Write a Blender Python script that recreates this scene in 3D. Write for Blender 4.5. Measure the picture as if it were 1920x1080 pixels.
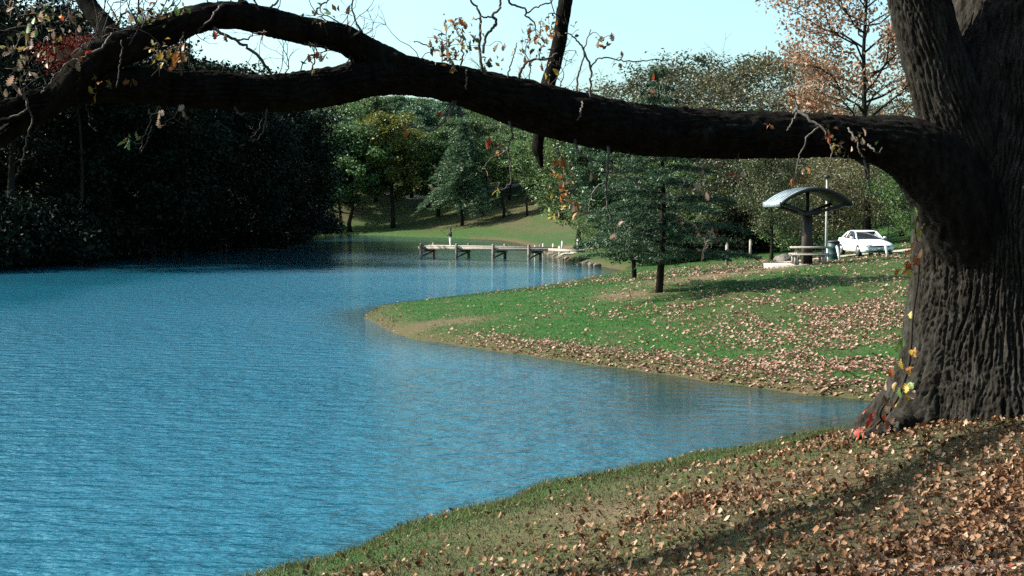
import bpy, bmesh, math, random
import numpy as np
from mathutils import Vector, Matrix

random.seed(7)
R = math.radians
sc = bpy.context.scene
for o in list(bpy.data.objects):
    bpy.data.objects.remove(o)
COL = sc.collection

# ------------------------------------------------------------------ camera
EYE = 4.65                      # metres above the lake
FPX = 2600.0                    # focal length in photograph pixels (1920 wide)
PITCH = math.atan(148.0 / FPX)
cam = bpy.data.cameras.new('camera')
cam.sensor_width = 36.0
cam.lens = FPX / 1920.0 * 36.0
cam.clip_end = 4000
camo = bpy.data.objects.new('camera', cam)
COL.objects.link(camo)
camo.location = (0, 0, EYE)
camo.rotation_euler = (math.pi / 2 - PITCH, 0, 0)
sc.camera = camo

# ------------------------------------------------------------------ light
SUN_EL, SUN_AZ = R(39), R(-80)          # azimuth clockwise from +Y
S = Vector((math.sin(SUN_AZ) * math.cos(SUN_EL), math.cos(SUN_AZ) * math.cos(SUN_EL), math.sin(SUN_EL)))
world = bpy.data.worlds.new('World')
sc.world = world
world.use_nodes = True
wn, wl = world.node_tree.nodes, world.node_tree.links
wn.clear()
sky = wn.new('ShaderNodeTexSky')
sky.sky_type = 'NISHITA'
sky.sun_disc = False
sky.sun_elevation = SUN_EL
sky.sun_rotation = SUN_AZ
sky.air_density = 1.0
sky.dust_density = 3.0
sky.ozone_density = 2.0
tint = wn.new('ShaderNodeMix'); tint.data_type = 'RGBA'; tint.blend_type = 'MULTIPLY'
tint.inputs[0].default_value = 1.0
tint.inputs[7].default_value = (0.90, 1.10, 1.02, 1)
bg = wn.new('ShaderNodeBackground')
bg.inputs['Strength'].default_value = 0.115
wo = wn.new('ShaderNodeOutputWorld')
wl.new(sky.outputs[0], tint.inputs[6])
wl.new(tint.outputs[2], bg.inputs['Color'])
wl.new(bg.outputs[0], wo.inputs['Surface'])
sl = bpy.data.lights.new('sun', 'SUN')
sl.energy = 5.0
sl.angle = R(0.5)
sl.color = (1.0, 0.94, 0.85)
so = bpy.data.objects.new('sun', sl)
COL.objects.link(so)
so.rotation_euler = S.to_track_quat('Z', 'Y').to_euler()
so.location = S * 300
sc.view_settings.view_transform = 'Standard'
sc.view_settings.look = 'None'
sc.view_settings.exposure = 1.38
sc.view_settings.gamma = 1.0
sc.view_settings.use_curve_mapping = False
sc.cycles.max_bounces = 6
sc.cycles.transparent_max_bounces = 4
sc.cycles.use_denoising = False

# ------------------------------------------------------------------ helpers
def ray(u, v):
    a, b = (u - 960) / FPX, (540 - v) / FPX
    return np.array([a, math.cos(PITCH) + b * math.sin(PITCH), -math.sin(PITCH) + b * math.cos(PITCH)])
def at(u, v, y):
    d = ray(u, v)
    return d * (y / d[1]) + np.array([0, 0, EYE])
def onz(u, v, z=0.0):
    d = ray(u, v)
    return d * ((z - EYE) / d[2]) + np.array([0, 0, EYE])

_rs = np.random.RandomState(3)
_perm = np.tile(_rs.permutation(256), 3)
_val = _rs.rand(256)
def vnoise(x, y, z=0.0):
    x, y, z = np.broadcast_arrays(np.asarray(x, float), np.asarray(y, float), np.asarray(z, float))
    xi, yi, zi = np.floor(x).astype(int), np.floor(y).astype(int), np.floor(z).astype(int)
    fx, fy, fz = x - xi, y - yi, z - zi
    fx = fx * fx * (3 - 2 * fx); fy = fy * fy * (3 - 2 * fy); fz = fz * fz * (3 - 2 * fz)
    def h(a, b, c):
        return _val[_perm[_perm[_perm[a & 255] + (b & 255)] + (c & 255)] & 255]
    def lx(b, c):
        return h(xi, b, c) * (1 - fx) + h(xi + 1, b, c) * fx
    a = lx(yi, zi) * (1 - fy) + lx(yi + 1, zi) * fy
    b = lx(yi, zi + 1) * (1 - fy) + lx(yi + 1, zi + 1) * fy
    return a * (1 - fz) + b * fz
def fbm(x, y, z=0.0, o=3):
    s, a, t = 0, 1, 0
    for i in range(o):
        s = s + a * vnoise(x * 2 ** i + 17 * i, y * 2 ** i, np.asarray(z) * 2 ** i)
        t += a; a *= .5
    return s / t
def sstep(a, b, x):
    t = np.clip((x - a) / (b - a), 0, 1)
    return t * t * (3 - 2 * t)

def mesh(name, V, Fq=None, Ft=None, mats=(), smooth=False, midx=None):
    me = bpy.data.meshes.new(name)
    V = np.asarray(V, np.float32).reshape(-1, 3)
    me.vertices.add(len(V)); me.vertices.foreach_set('co', V.ravel())
    loops, starts, n = [], [], 0
    for F, k in ((Fq, 4), (Ft, 3)):
        if F is not None and len(F):
            F = np.asarray(F, np.int32).reshape(-1, k)
            loops.append(F.ravel()); starts.append(n + np.arange(len(F)) * k); n += F.size
    loops = np.concatenate(loops); starts = np.concatenate(starts)
    me.loops.add(n); me.loops.foreach_set('vertex_index', loops)
    me.polygons.add(len(starts)); me.polygons.foreach_set('loop_start', starts.astype(np.int32))
    if smooth:
        me.polygons.foreach_set('use_smooth', np.ones(len(starts), bool))
    for m in mats: me.materials.append(m)
    if midx is not None: me.polygons.foreach_set('material_index', np.asarray(midx, np.int32))
    me.update(calc_edges=True)
    return me
def link(name, me, parent=None, loc=None):
    o = bpy.data.objects.new(name, me)
    COL.objects.link(o)
    if parent is not None: o.parent = parent
    if loc is not None: o.location = loc
    return o
def tag(o, label=None, cat=None, group=None, kind=None):
    if label: o['label'] = label
    if cat: o['category'] = cat
    if group: o['group'] = group
    if kind: o['kind'] = kind
    return o
def empty(name, loc, rz=0.0):
    o = bpy.data.objects.new(name, None)
    o.empty_display_size = .3
    COL.objects.link(o)
    o.location = loc; o.rotation_euler = (0, 0, rz)
    return o

class MB:
    """collects pieces of one mesh"""
    def __init__(s): s.v, s.q, s.t, s.n = [], [], [], 0
    def add(s, V, Fq=None, Ft=None):
        V = np.asarray(V, float).reshape(-1, 3)
        if Fq is not None and len(Fq): s.q.append(np.asarray(Fq, int).reshape(-1, 4) + s.n)
        if Ft is not None and len(Ft): s.t.append(np.asarray(Ft, int).reshape(-1, 3) + s.n)
        s.v.append(V); s.n += len(V)
    def box(s, c, d, rot=None, taper=1.0):
        x, y, z = np.array(d) / 2.0
        V = np.array([[-x, -y, -z], [x, -y, -z], [x, y, -z], [-x, y, -z],
                      [-x * taper, -y * taper, z], [x * taper, -y * taper, z], [x * taper, y * taper, z], [-x * taper, y * taper, z]])
        if rot is not None: V = V @ np.array(rot).T
        s.add(V + np.array(c), [[0, 3, 2, 1], [4, 5, 6, 7], [0, 1, 5, 4], [1, 2, 6, 5], [2, 3, 7, 6], [3, 0, 4, 7]])
    def beam(s, a, b, w, h):
        a, b = np.array(a, float), np.array(b, float)
        d = b - a; L = np.linalg.norm(d); d /= L
        up = np.array([0, 0, 1.0]) if abs(d[2]) < .95 else np.array([1.0, 0, 0])
        r = np.cross(d, up); r /= np.linalg.norm(r); u = np.cross(r, d)
        s.box((a + b) / 2, (w, L, h), np.stack([r, d, u], 1))
    def tube(s, P, rad, sides=6, cap=True, disp=None):
        P = np.asarray(P, float); n = len(P)
        rad = np.broadcast_to(np.asarray(rad, float), (n,))
        T = np.gradient(P, axis=0); T /= np.linalg.norm(T, axis=1)[:, None] + 1e-9
        ref = np.array([0, 0, 1.0]) if abs(T[0][2]) < .9 else np.array([1.0, 0, 0])
        N = np.zeros_like(P); N[0] = ref - T[0] * ref.dot(T[0]); N[0] /= np.linalg.norm(N[0])
        for i in range(1, n):
            N[i] = N[i - 1] - T[i] * N[i - 1].dot(T[i]); N[i] /= np.linalg.norm(N[i]) + 1e-9
        B = np.cross(T, N)
        a = np.arange(sides) * 2 * math.pi / sides
        dirs = N[:, None, :] * np.cos(a)[None, :, None] + B[:, None, :] * np.sin(a)[None, :, None]
        rr = rad[:, None] * np.ones(sides)
        if disp is not None: rr = rr + disp(P, rad, a, dirs)
        V = P[:, None, :] + dirs * rr[:, :, None]
        i, j = np.meshgrid(np.arange(n - 1), np.arange(sides), indexing='ij')
        j2 = (j + 1) % sides
        F = np.stack([i * sides + j, i * sides + j2, (i + 1) * sides + j2, (i + 1) * sides + j], -1).reshape(-1, 4)
        V = V.reshape(-1, 3); tr = None
        if cap:
            V = np.vstack([V, P[0], P[-1]]); k = n * sides
            jj = np.arange(sides); e = (n - 1) * sides
            tr = np.vstack([np.stack([np.full(sides, k), (jj + 1) % sides, jj], 1),
                            np.stack([np.full(sides, k + 1), e + jj, e + (jj + 1) % sides], 1)])
        s.add(V, F, tr)
    def me(s, name, mats=(), smooth=False):
        return mesh(name, np.vstack(s.v), np.vstack(s.q) if s.q else None, np.vstack(s.t) if s.t else None, mats, smooth)
    def build(s, name, mat, parent=None, smooth=False, loc=None):
        return link(name, s.me(name, [mat], smooth), parent, loc)

def spline(P, n):
    """Catmull-Rom through control rows (any columns)"""
    P = np.asarray(P, float)
    Q = np.vstack([2 * P[0] - P[1], P, 2 * P[-1] - P[-2]])
    m = len(P) - 1
    t = np.linspace(0, m, n); i = np.minimum(t.astype(int), m - 1); f = (t - i)[:, None]
    a, b, c, d = Q[i], Q[i + 1], Q[i + 2], Q[i + 3]
    return .5 * ((2 * b) + (c - a) * f + (2 * a - 5 * b + 4 * c - d) * f ** 2 + (3 * b - a - 3 * c + d) * f ** 3)

# ------------------------------------------------------------------ materials
def newmat(name):
    m = bpy.data.materials.new(name); m.use_nodes = True
    nt = m.node_tree; b = nt.nodes['Principled BSDF']
    return m, nt, b
def ramp(nt, cols, pos=None, k=.6):
    r = nt.nodes.new('ShaderNodeValToRGB'); e = r.color_ramp.elements
    n = len(cols)
    while len(e) < n: e.new(.5)
    for i, c in enumerate(cols):
        e[i].position = (i / (n - 1)) if pos is None else pos[i]
        e[i].color = (*[min(1, x * k) for x in c], 1)
    return r
def noise(nt, scale, detail=4, rough=.6, coord='Object', stretch=None):
    tc = nt.nodes.new('ShaderNodeTexCoord'); n = nt.nodes.new('ShaderNodeTexNoise')
    n.inputs['Scale'].default_value = scale; n.inputs['Detail'].default_value = detail; n.inputs['Roughness'].default_value = rough
    if stretch:
        mp = nt.nodes.new('ShaderNodeMapping'); mp.inputs['Scale'].default_value = stretch
        nt.links.new(tc.outputs[coord], mp.inputs[0]); nt.links.new(mp.outputs[0], n.inputs['Vector'])
    else:
        nt.links.new(tc.outputs[coord], n.inputs['Vector'])
    return n
def bump(nt, b, src, strength, dist):
    bp = nt.nodes.new('ShaderNodeBump'); bp.inputs['Strength'].default_value = strength; bp.inputs['Distance'].default_value = dist
    nt.links.new(src, bp.inputs['Height']); nt.links.new(bp.outputs[0], b.inputs['Normal'])
def simple(name, c1, c2=None, scale=6, rough=.7, metal=0, bmp=0, spec=.3, stretch=None, dist=.01, k=.62):
    m, nt, b = newmat(name)
    c2 = c2 or tuple(x * .75 for x in c1)
    n = noise(nt, scale, stretch=stretch); r = ramp(nt, [c2, c1], [.35, .65], k)
    nt.links.new(n.outputs['Fac'], r.inputs[0]); nt.links.new(r.outputs[0], b.inputs['Base Color'])
    b.inputs['Roughness'].default_value = rough; b.inputs['Metallic'].default_value = metal
    b.inputs['Specular IOR Level'].default_value = spec
    if bmp: bump(nt, b, n.outputs['Fac'], bmp, dist)
    return m
def foliage(name, cols, transl=.25, rough=.45, spec=.35, vary=.35):
    m, nt, b = newmat(name); N, L = nt.nodes, nt.links
    g = N.new('ShaderNodeNewGeometry'); r = ramp(nt, cols)
    L.new(g.outputs['Random Per Island'], r.inputs[0])
    oi = N.new('ShaderNodeObjectInfo')
    mr = N.new('ShaderNodeMapRange'); mr.inputs[3].default_value = 1 - vary; mr.inputs[4].default_value = 1 + vary
    L.new(oi.outputs['Random'], mr.inputs[0])
    hs = N.new('ShaderNodeHueSaturation'); L.new(r.outputs[0], hs.inputs['Color']); L.new(mr.outputs[0], hs.inputs['Value'])
    mh = N.new('ShaderNodeMapRange'); mh.inputs[3].default_value = .485; mh.inputs[4].default_value = .515
    mu = N.new('ShaderNodeMath'); mu.operation = 'FRACT'; mm = N.new('ShaderNodeMath'); mm.operation = 'MULTIPLY'; mm.inputs[1].default_value = 7.31
    L.new(oi.outputs['Random'], mm.inputs[0]); L.new(mm.outputs[0], mu.inputs[0]); L.new(mu.outputs[0], mh.inputs[0]); L.new(mh.outputs[0], hs.inputs['Hue'])
    L.new(hs.outputs[0], b.inputs['Base Color'])
    b.inputs['Roughness'].default_value = rough; b.inputs['Specular IOR Level'].default_value = spec
    tr = N.new('ShaderNodeBsdfTranslucent'); L.new(hs.outputs[0], tr.inputs['Color'])
    mx = N.new('ShaderNodeMixShader'); mx.inputs[0].default_value = transl
    L.new(b.outputs[0], mx.inputs[1]); L.new(tr.outputs[0], mx.inputs[2])
    L.new(mx.outputs[0], N['Material Output'].inputs['Surface'])
    return m

M = {}
def barkmat(name, c1, c2, lichen, k):
    m, nt, b = newmat(name); N, L = nt.nodes, nt.links
    n = noise(nt, 9, 6, .7, 'Object', (1, 1, .3)); r = ramp(nt, [c2, c1], [.32, .68], k); L.new(n.outputs['Fac'], r.inputs[0])
    n2 = noise(nt, 1.7, 5, .7); r2 = ramp(nt, [(0, 0, 0), (1, 1, 1)], [.52, .72], .55); L.new(n2.outputs['Fac'], r2.inputs[0])
    x = N.new('ShaderNodeMix'); x.data_type = 'RGBA'; L.new(r2.outputs[0], x.inputs[0]); L.new(r.outputs[0], x.inputs[6]); x.inputs[7].default_value = (*lichen, 1)
    L.new(x.outputs[2], b.inputs['Base Color']); b.inputs['Roughness'].default_value = 1; b.inputs['Specular IOR Level'].default_value = 0
    n3 = noise(nt, 55, 4, .7, 'Object', (1, 1, .35)); bump(nt, b, n3.outputs['Fac'], .8, .012)
    return m
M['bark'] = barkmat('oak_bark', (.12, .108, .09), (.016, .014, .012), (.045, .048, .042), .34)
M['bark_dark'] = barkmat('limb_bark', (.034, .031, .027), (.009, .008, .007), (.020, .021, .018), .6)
M['twig'] = simple('twig_bark', (.20, .175, .145), (.06, .05, .04), 5, .8)
M['twig_dark'] = simple('dark_twig_bark', (.07, .06, .05), (.03, .025, .02), 5, .8)
M['tree_bark'] = simple('tree_bark', (.05, .042, .034), (.024, .02, .016), 4, .95, 0, .5, .02, (1, 1, .3), .02)
M['pale_bark'] = simple('pale_bark', (.24, .21, .18), (.12, .10, .085), 4, .9, 0, .5, .2, (1, 1, .3), .02)
M['wood'] = simple('weathered_wood', (.52, .47, .38), (.36, .31, .25), 5, .8, 0, .3, k=.62)
M['pile'] = simple('pile_wood', (.42, .36, .28), (.14, .11, .08), 2.5, .85, 0, .3)
M['post'] = simple('painted_post', (.78, .76, .70), (.60, .57, .50), 3, .6, k=.95)
M['concrete'] = simple('concrete', (.50, .45, .39), (.38, .34, .29), 8, .85, 0, .2)
M['path'] = simple('pale_path', (.50, .44, .36), (.38, .33, .27), 1.5, .9, 0, .2)
M['roofm'] = simple('roof_metal', (.27, .32, .34), (.15, .19, .20), 3, .45, 0, 0, .4, (1, 1, .3), k=.95)
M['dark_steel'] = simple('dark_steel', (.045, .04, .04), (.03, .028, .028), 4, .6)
M['shelter_post'] = simple('brown_post', (.07, .05, .04), (.045, .035, .03), 4, .7)
M['pole'] = simple('light_pole', (.36, .35, .32), (.26, .25, .23), 3, .5, k=.95)
M['barrel'] = simple('barrel_paint', (.03, .09, .08), (.02, .055, .05), 6, .5)
M['carpaint'] = simple('white_paint', (.80, .80, .78), (.77, .77, .75), 2, .22, 0, 0, .5, k=.95)
M['glass'] = simple('car_glass', (.015, .018, .02), (.012, .014, .016), 1, .06, 0, 0, .6)
M['rubber'] = simple('rubber', (.02, .02, .02), (.014, .014, .014), 8, .8)
M['rim'] = simple('rim', (.45, .45, .46), (.35, .35, .36), 6, .35, .7)
M['trim'] = simple('black_trim', (.02, .02, .022), None, 6, .5)
M['lamp'] = simple('lamp_lens', (.55, .60, .60), None, 6, .15, 0, 0, .6, k=.95)
M['plate'] = simple('plate', (.45, .60, .50), None, 6, .5)
M['skin'] = simple('skin', (.50, .32, .24), None, 10, .6)
M['jacket'] = simple('dark_jacket', (.02, .022, .03), None, 10, .8)
M['trousers'] = simple('white_trousers', (.72, .70, .66), None, 10, .8, k=.95)
M['hair'] = simple('dark_hair', (.02, .015, .012), None, 10, .6)
M['rock'] = simple('rock', (.24, .21, .18), (.12, .10, .085), 3, .9, 0, .6, .3, None, .05)
M['leaf_green'] = foliage('leaf_green', [(.045, .105, .03), (.08, .155, .045), (.13, .22, .065), (.19, .25, .085)], .35)
M['leaf_blue'] = foliage('leaf_bluegreen', [(.035, .09, .045), (.06, .135, .065), (.10, .19, .085), (.16, .24, .115)], .32)
M['leaf_yellow'] = foliage('leaf_yellow', [(.15, .20, .03), (.26, .30, .045), (.36, .36, .06), (.20, .25, .04)], .35)
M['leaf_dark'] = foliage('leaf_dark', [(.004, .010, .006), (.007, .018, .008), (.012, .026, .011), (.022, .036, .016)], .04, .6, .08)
M['leaf_olive'] = foliage('leaf_olive', [(.045, .065, .024), (.065, .09, .03), (.09, .105, .04), (.12, .11, .05)], .25)
M['leaf_brown'] = foliage('leaf_brown', [(.085, .085, .04), (.12, .11, .05), (.16, .135, .06), (.13, .15, .05)], .25)
M['leaf_orange'] = foliage('leaf_orange', [(.34, .17, .085), (.46, .27, .14), (.50, .32, .18), (.30, .19, .10)], .3, .5, .3, .05)
M['leaf_red'] = foliage('leaf_red', [(.38, .05, .035), (.48, .09, .05), (.30, .08, .04)], .3)
M['needle'] = foliage('pine_needle', [(.018, .045, .022), (.030, .070, .032), (.045, .095, .045), (.06, .10, .05)], .12, .5, .3)
M['pine_green'] = foliage('pine_green', [(.016, .042, .018), (.03, .07, .03), (.055, .11, .045), (.09, .15, .065)], .15, .5, .3)
M['leaf_spray'] = foliage('leaf_spray', [(.05, .05, .025), (.10, .06, .03), (.40, .17, .06), (.06, .055, .03), (.50, .33, .22), (.16, .20, .06), (.45, .30, .08)], .35, .5, .3, 0)
M['litter'] = foliage('leaf_litter', [(.13, .05, .025), (.30, .13, .065), (.52, .29, .18), (.08, .035, .02), (.70, .46, .33), (.36, .15, .07), (.05, .024, .015), (.44, .22, .125), (.24, .085, .04), (.10, .05, .03)], .12, .7, .2, 0)
M['litter_far'] = foliage('leaf_litter_far', [(.34, .18, .11), (.52, .33, .22), (.62, .44, .32), (.42, .24, .15), (.24, .12, .07), (.68, .50, .37)], .12, .7, .2, 0)
M['grass_near'] = foliage('grass_near', [(.045, .055, .018), (.07, .08, .025), (.13, .105, .045), (.04, .075, .016)], .25, .6, .2, 0)
M['grass_lawn'] = foliage('grass_lawn', [(.018, .078, .012), (.028, .108, .016), (.046, .135, .022), (.022, .09, .014)], .25, .6, .2, 0)
M['grass_edge'] = foliage('grass_edge', [(.07, .11, .025), (.11, .16, .04), (.18, .19, .07), (.14, .13, .05)], .3, .6, .2, 0)
M['reed'] = foliage('reed', [(.14, .13, .06), (.20, .18, .08), (.09, .12, .04)], .2, .6, .2, 0)
def leafmat(name, c, t=.3):
    return foliage(name, [tuple(x * .8 for x in c), c], t, .5, .3, .3)
OAKCOL = {'o': leafmat('oak_leaf_orange', (.52, .20, .05)), 'y': leafmat('oak_leaf_yellow', (.55, .38, .06)),
          'r': leafmat('oak_leaf_red', (.55, .09, .04)), 't': leafmat('oak_leaf_tan', (.58, .40, .29)),
          'b': leafmat('oak_leaf_brown', (.22, .12, .07)), 'g': leafmat('oak_leaf_green', (.22, .34, .09)),
          'd': leafmat('oak_leaf_dark', (.05, .055, .03))}

# ------------------------------------------------------------------ lake outline and terrain
crest = [onz(u, v, 1.2)[:2] for u, v in [(520, 1080), (650, 1045), (800, 990), (1000, 925), (1200, 885), (1400, 845), (1540, 818), (1620, 800)]]
off = [(-1.25, .7), (-1.2, .9), (-1.1, 1.1), (-.9, 1.25), (-.7, 1.35), (-.6, 1.4), (-.6, 1.4), (-.5, 1.4)]
poly = [(-16, -40), (-13, -10), (-9.5, 3), (-6.5, 9)] + [(c[0] + o[0], c[1] + o[1]) for c, o in zip(crest, off)]
poly += [(6.6, 27.5), (8.3, 30.3), (10.2, 31.7), (10.0, 33.0)]
poly += [tuple(onz(u, v)[:2]) for u, v in [(1640, 752), (1520, 741), (1400, 727), (1200, 697), (1000, 669), (860, 649), (760, 632), (705, 607), (683, 592), (702, 582),
          (800, 569), (1000, 544), (1100, 526), (1150, 514), (1165, 507), (1110, 496), (1060, 487), (1030, 480), (1008, 468), (980, 458), (930, 450), (800, 445), (670, 440), (600, 440), (450, 456), (250, 475), (0, 500)]]
poly += [(-47, 85), (-52, 55), (-58, 20), (-60, -40)]
LAKE = spline(np.array(poly + [poly[0]]), len(poly) * 6)[:-1]
LAKE = LAKE + (np.stack([vnoise(LAKE[:, 0] * 1.3, LAKE[:, 1] * 1.3, 3), vnoise(LAKE[:, 0] * 1.3, LAKE[:, 1] * 1.3, 9)], 1) - .5) * .35
A_, B_ = LAKE, np.roll(LAKE, -1, 0)
def sdist(x, y):
    x = np.asarray(x, float).ravel(); y = np.asarray(y, float).ravel()
    out = np.empty(len(x))
    d = B_ - A_; dd = (d ** 2).sum(1) + 1e-12
    for s in range(0, len(x), 20000):
        px, py = x[s:s + 20000, None], y[s:s + 20000, None]
        ax, ay = px - A_[:, 0], py - A_[:, 1]
        t = np.clip((ax * d[:, 0] + ay * d[:, 1]) / dd, 0, 1)
        dist = np.sqrt(((ax - t * d[:, 0]) ** 2 + (ay - t * d[:, 1]) ** 2).min(1))
        c = ((A_[:, 1] > py) != (B_[:, 1] > py)) & (px < (B_[:, 0] - A_[:, 0]) * (py - A_[:, 1]) / (B_[:, 1] - A_[:, 1] + 1e-12) + A_[:, 0])
        out[s:s + 20000] = np.where(c.sum(1) % 2 == 1, -dist, dist)
    return out
def smin(a, b, k):
    h = np.clip(.5 + .5 * (b - a) / k, 0, 1)
    return b * (1 - h) + a * h - k * h * (1 - h)
def height(x, y, d=None):
    x = np.asarray(x, float).ravel(); y = np.asarray(y, float).ravel()
    if d is None: d = sdist(x, y)
    dp = np.maximum(d, 0)
    near = 1.2 * sstep(0, 1.6, dp) ** .8 + smin(.155 * np.maximum(dp - 1.0, 0), 1.7 + 0 * dp, .5)
    pen = .22 * sstep(0, .7, dp) + smin(.105 * dp, 2.45 + 0 * dp, .6)
    w = sstep(25, 31, y) * sstep(-30, -20, x) + sstep(-20, -30, x)
    z = near * (1 - w) + pen * w
    z = z + 13 * sstep(6, 75, dp) * sstep(160, 215, y) * sstep(-60, -20, x)
    z = z + 9.0 * sstep(4, 55, dp) * sstep(-20, -40, x)
    z = z + 11 * sstep(14, 62, dp) * sstep(76, 112, y) * (1 - sstep(160, 215, y)) * sstep(-5, 5, x)
    z = z + (fbm(x * .7, y * .7, 5, 3) - .5) * .12 * sstep(.5, 3, dp) + (fbm(x * .05, y * .05, 2, 2) - .5) * 3 * sstep(20, 90, dp) * sstep(85, 140, y)
    z = z + .42 * np.exp(-(((x - 6.0) / 3.6) ** 2 + ((y - 15.6) / 3.6) ** 2)) * sstep(1, 5, dp)
    return np.where(d >= 0, np.maximum(z, .01), -np.minimum(.02 + .35 * -d, 2.5))
def gz(x, y): return float(height([x], [y])[0])

def axis(a, b, c, s0, g, lim=9):
    out = [c]; p = c
    while p < b: p += min(s0 + g * abs(p - c), lim); out.append(p)
    p = c
    while p > a: p -= min(s0 + g * abs(p - c), lim); out.insert(0, p)
    return np.array(out)
gx = axis(-420, 420, 3, .26, .021); gy = axis(-45, 900, 12, .24, .0125)
X, Y = np.meshgrid(gx, gy)
Dg = sdist(X, Y); Zg = height(X, Y, Dg)
nx, ny = len(gx), len(gy)
i, j = np.meshgrid(np.arange(ny - 1), np.arange(nx - 1), indexing='ij')
Fg = np.stack([i * nx + j, i * nx + j + 1, (i + 1) * nx + j + 1, (i + 1) * nx + j], -1).reshape(-1, 4)

# ground material: lawn, dry turf and bare earth mixed by what grows where
m, nt, b = newmat('ground'); N, L = nt.nodes, nt.links
def attr(nm):
    a = N.new('ShaderNodeAttribute'); a.attribute_name = nm; return a.outputs['Fac']
n1 = noise(nt, .9, 6, .65); n2 = noise(nt, 14, 4, .7); n3 = noise(nt, .18, 3, .5)
lush = ramp(nt, [(.016, .066, .011), (.028, .105, .016), (.05, .13, .022)], [.3, .5, .72]); L.new(n2.outputs['Fac'], lush.inputs[0])
dry = ramp(nt, [(.05, .047, .02), (.10, .085, .04), (.17, .13, .068)], [.3, .5, .72]); L.new(n2.outputs['Fac'], dry.inputs[0])
dirt = ramp(nt, [(.12, .075, .048), (.22, .145, .095), (.30, .205, .14)], [.3, .5, .7]); L.new(n2.outputs['Fac'], dirt.inputs[0])
def mix(f, a, c):
    x = N.new('ShaderNodeMix'); x.data_type = 'RGBA'; L.new(f, x.inputs[0]); L.new(a, x.inputs[6]); L.new(c, x.inputs[7]); return x.outputs[2]
def madd(a, k, c2, k2):
    x = N.new('ShaderNodeMath'); x.operation = 'MULTIPLY_ADD'; L.new(a, x.inputs[0]); x.inputs[1].default_value = k
    y2 = N.new('ShaderNodeMath'); y2.operation = 'MULTIPLY_ADD'; L.new(c2, y2.inputs[0]); y2.inputs[1].default_value = k2; y2.inputs[2].default_value = -k2 * .5
    L.new(y2.outputs[0], x.inputs[2]); x.use_clamp = True; return x.outputs[0]
c1 = mix(madd(attr('dry'), 1.0, n1.outputs['Fac'], 1.1), lush.outputs[0], dry.outputs[0])
c2 = mix(madd(attr('dirt'), 1.0, n1.outputs['Fac'], .9), c1, dirt.outputs[0])
L.new(c2, b.inputs['Base Color']); b.inputs['Roughness'].default_value = .95; b.inputs['Specular IOR Level'].default_value = .1
c3 = mix(madd(attr('humus'), 1.0, n1.outputs['Fac'], .5), c2, ramp(nt, [(.035, .024, .016), (.075, .052, .034)], [.35, .65], 1).outputs[0])
L.new(c3, b.inputs['Base Color'])
bump(nt, b, n2.outputs['Fac'], .8, .05)
M['ground'] = m
Xf, Yf = X.ravel(), Y.ravel()
def dryness(x, y, d):
    x, y, d = np.ravel(x), np.ravel(y), np.ravel(d)
    near = 1 - sstep(26, 31, y)
    v = near * (.75 - .5 * np.exp(-((d - 1.7) / .8) ** 2)) + (1 - near) * (.02 + .9 * np.exp(-(d / 1.1) ** 2) * (x > -6.5) + .30 * sstep(0, 8, d) * (vnoise(x * .12, y * .12, 4) > .62))
    v = v + .5 * sstep(100, 150, y) * (.45 + .55 * sstep(5, 16, d))
    v = v + .5 * np.exp(-(((x + 2.5) / 2.2) ** 2 + ((y - 52) / 1.6) ** 2))
    return np.clip(v, 0, 1)
def dirtness(x, y, d):
    x, y, d = np.ravel(x), np.ravel(y), np.ravel(d)
    v = .95 * np.exp(-(((x - 9.5) / 4.2) ** 2 + ((y - 60 - .28 * (x - 9.5)) / 1.5) ** 2))
    v += .9 * np.exp(-(((x - 4.6) / 1.6) ** 2 + ((y - 55.2) / 1.5) ** 2)) + .55 * np.exp(-(((x + 2.2) / 1.6) ** 2 + ((y - 51.8) / 1.0) ** 2))
    v += .5 * np.exp(-(((x - 1.5) / 1.5) ** 2 + ((y - 13.2) / 1.0) ** 2))
    v += .9 * np.exp(-(((x - 5.5) / 3.5) ** 2 + ((y - 150) / 8) ** 2))
    v += .35 * sstep(30, 60, d) * sstep(90, 120, y)
    return np.clip(v, 0, 1)
gme = mesh('ground', np.stack([Xf, Yf, Zg], 1), Fg, None, [M['ground']], True)
for nm, val in (('dry', dryness(Xf, Yf, Dg)), ('dirt', dirtness(Xf, Yf, Dg)), ('humus', (1 - sstep(22, 26, Yf)) * sstep(4, 8, Dg) * (Yf > -20) * .8)):
    a = gme.attributes.new(nm, 'FLOAT', 'POINT'); a.data.foreach_set('value', val.astype(np.float32))
tag(link('ground', gme), kind='structure')

# ------------------------------------------------------------------ lake water
m, nt, b = newmat('lake_water'); N, L = nt.nodes, nt.links
shw = N.new('ShaderNodeAttribute'); shw.attribute_name = 'shallow_reflect'
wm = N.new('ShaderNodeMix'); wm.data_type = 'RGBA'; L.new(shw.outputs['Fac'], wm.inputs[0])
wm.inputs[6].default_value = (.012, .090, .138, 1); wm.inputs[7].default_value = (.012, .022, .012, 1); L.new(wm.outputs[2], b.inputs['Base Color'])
b.inputs['Roughness'].default_value = .06
b.inputs['IOR'].default_value = 1.333
w1 = noise(nt, 2.4, 3, .55, 'Object', (.5, 1.0, 1)); w2 = noise(nt, 9.0, 3, .6, 'Object', (.5, 1.0, 1)); w3 = noise(nt, .05, 2, .5, 'Object', (.5, 1, 1))
ad = N.new('ShaderNodeMath'); ad.operation = 'MULTIPLY_ADD'; L.new(w2.outputs['Fac'], ad.inputs[0]); ad.inputs[1].default_value = .19; L.new(w1.outputs['Fac'], ad.inputs[2])
st = N.new('ShaderNodeMapRange'); L.new(w3.outputs['Fac'], st.inputs[0]); st.inputs[1].default_value = .35; st.inputs[2].default_value = .65; st.inputs[3].default_value = .55; st.inputs[4].default_value = 1.0
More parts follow.
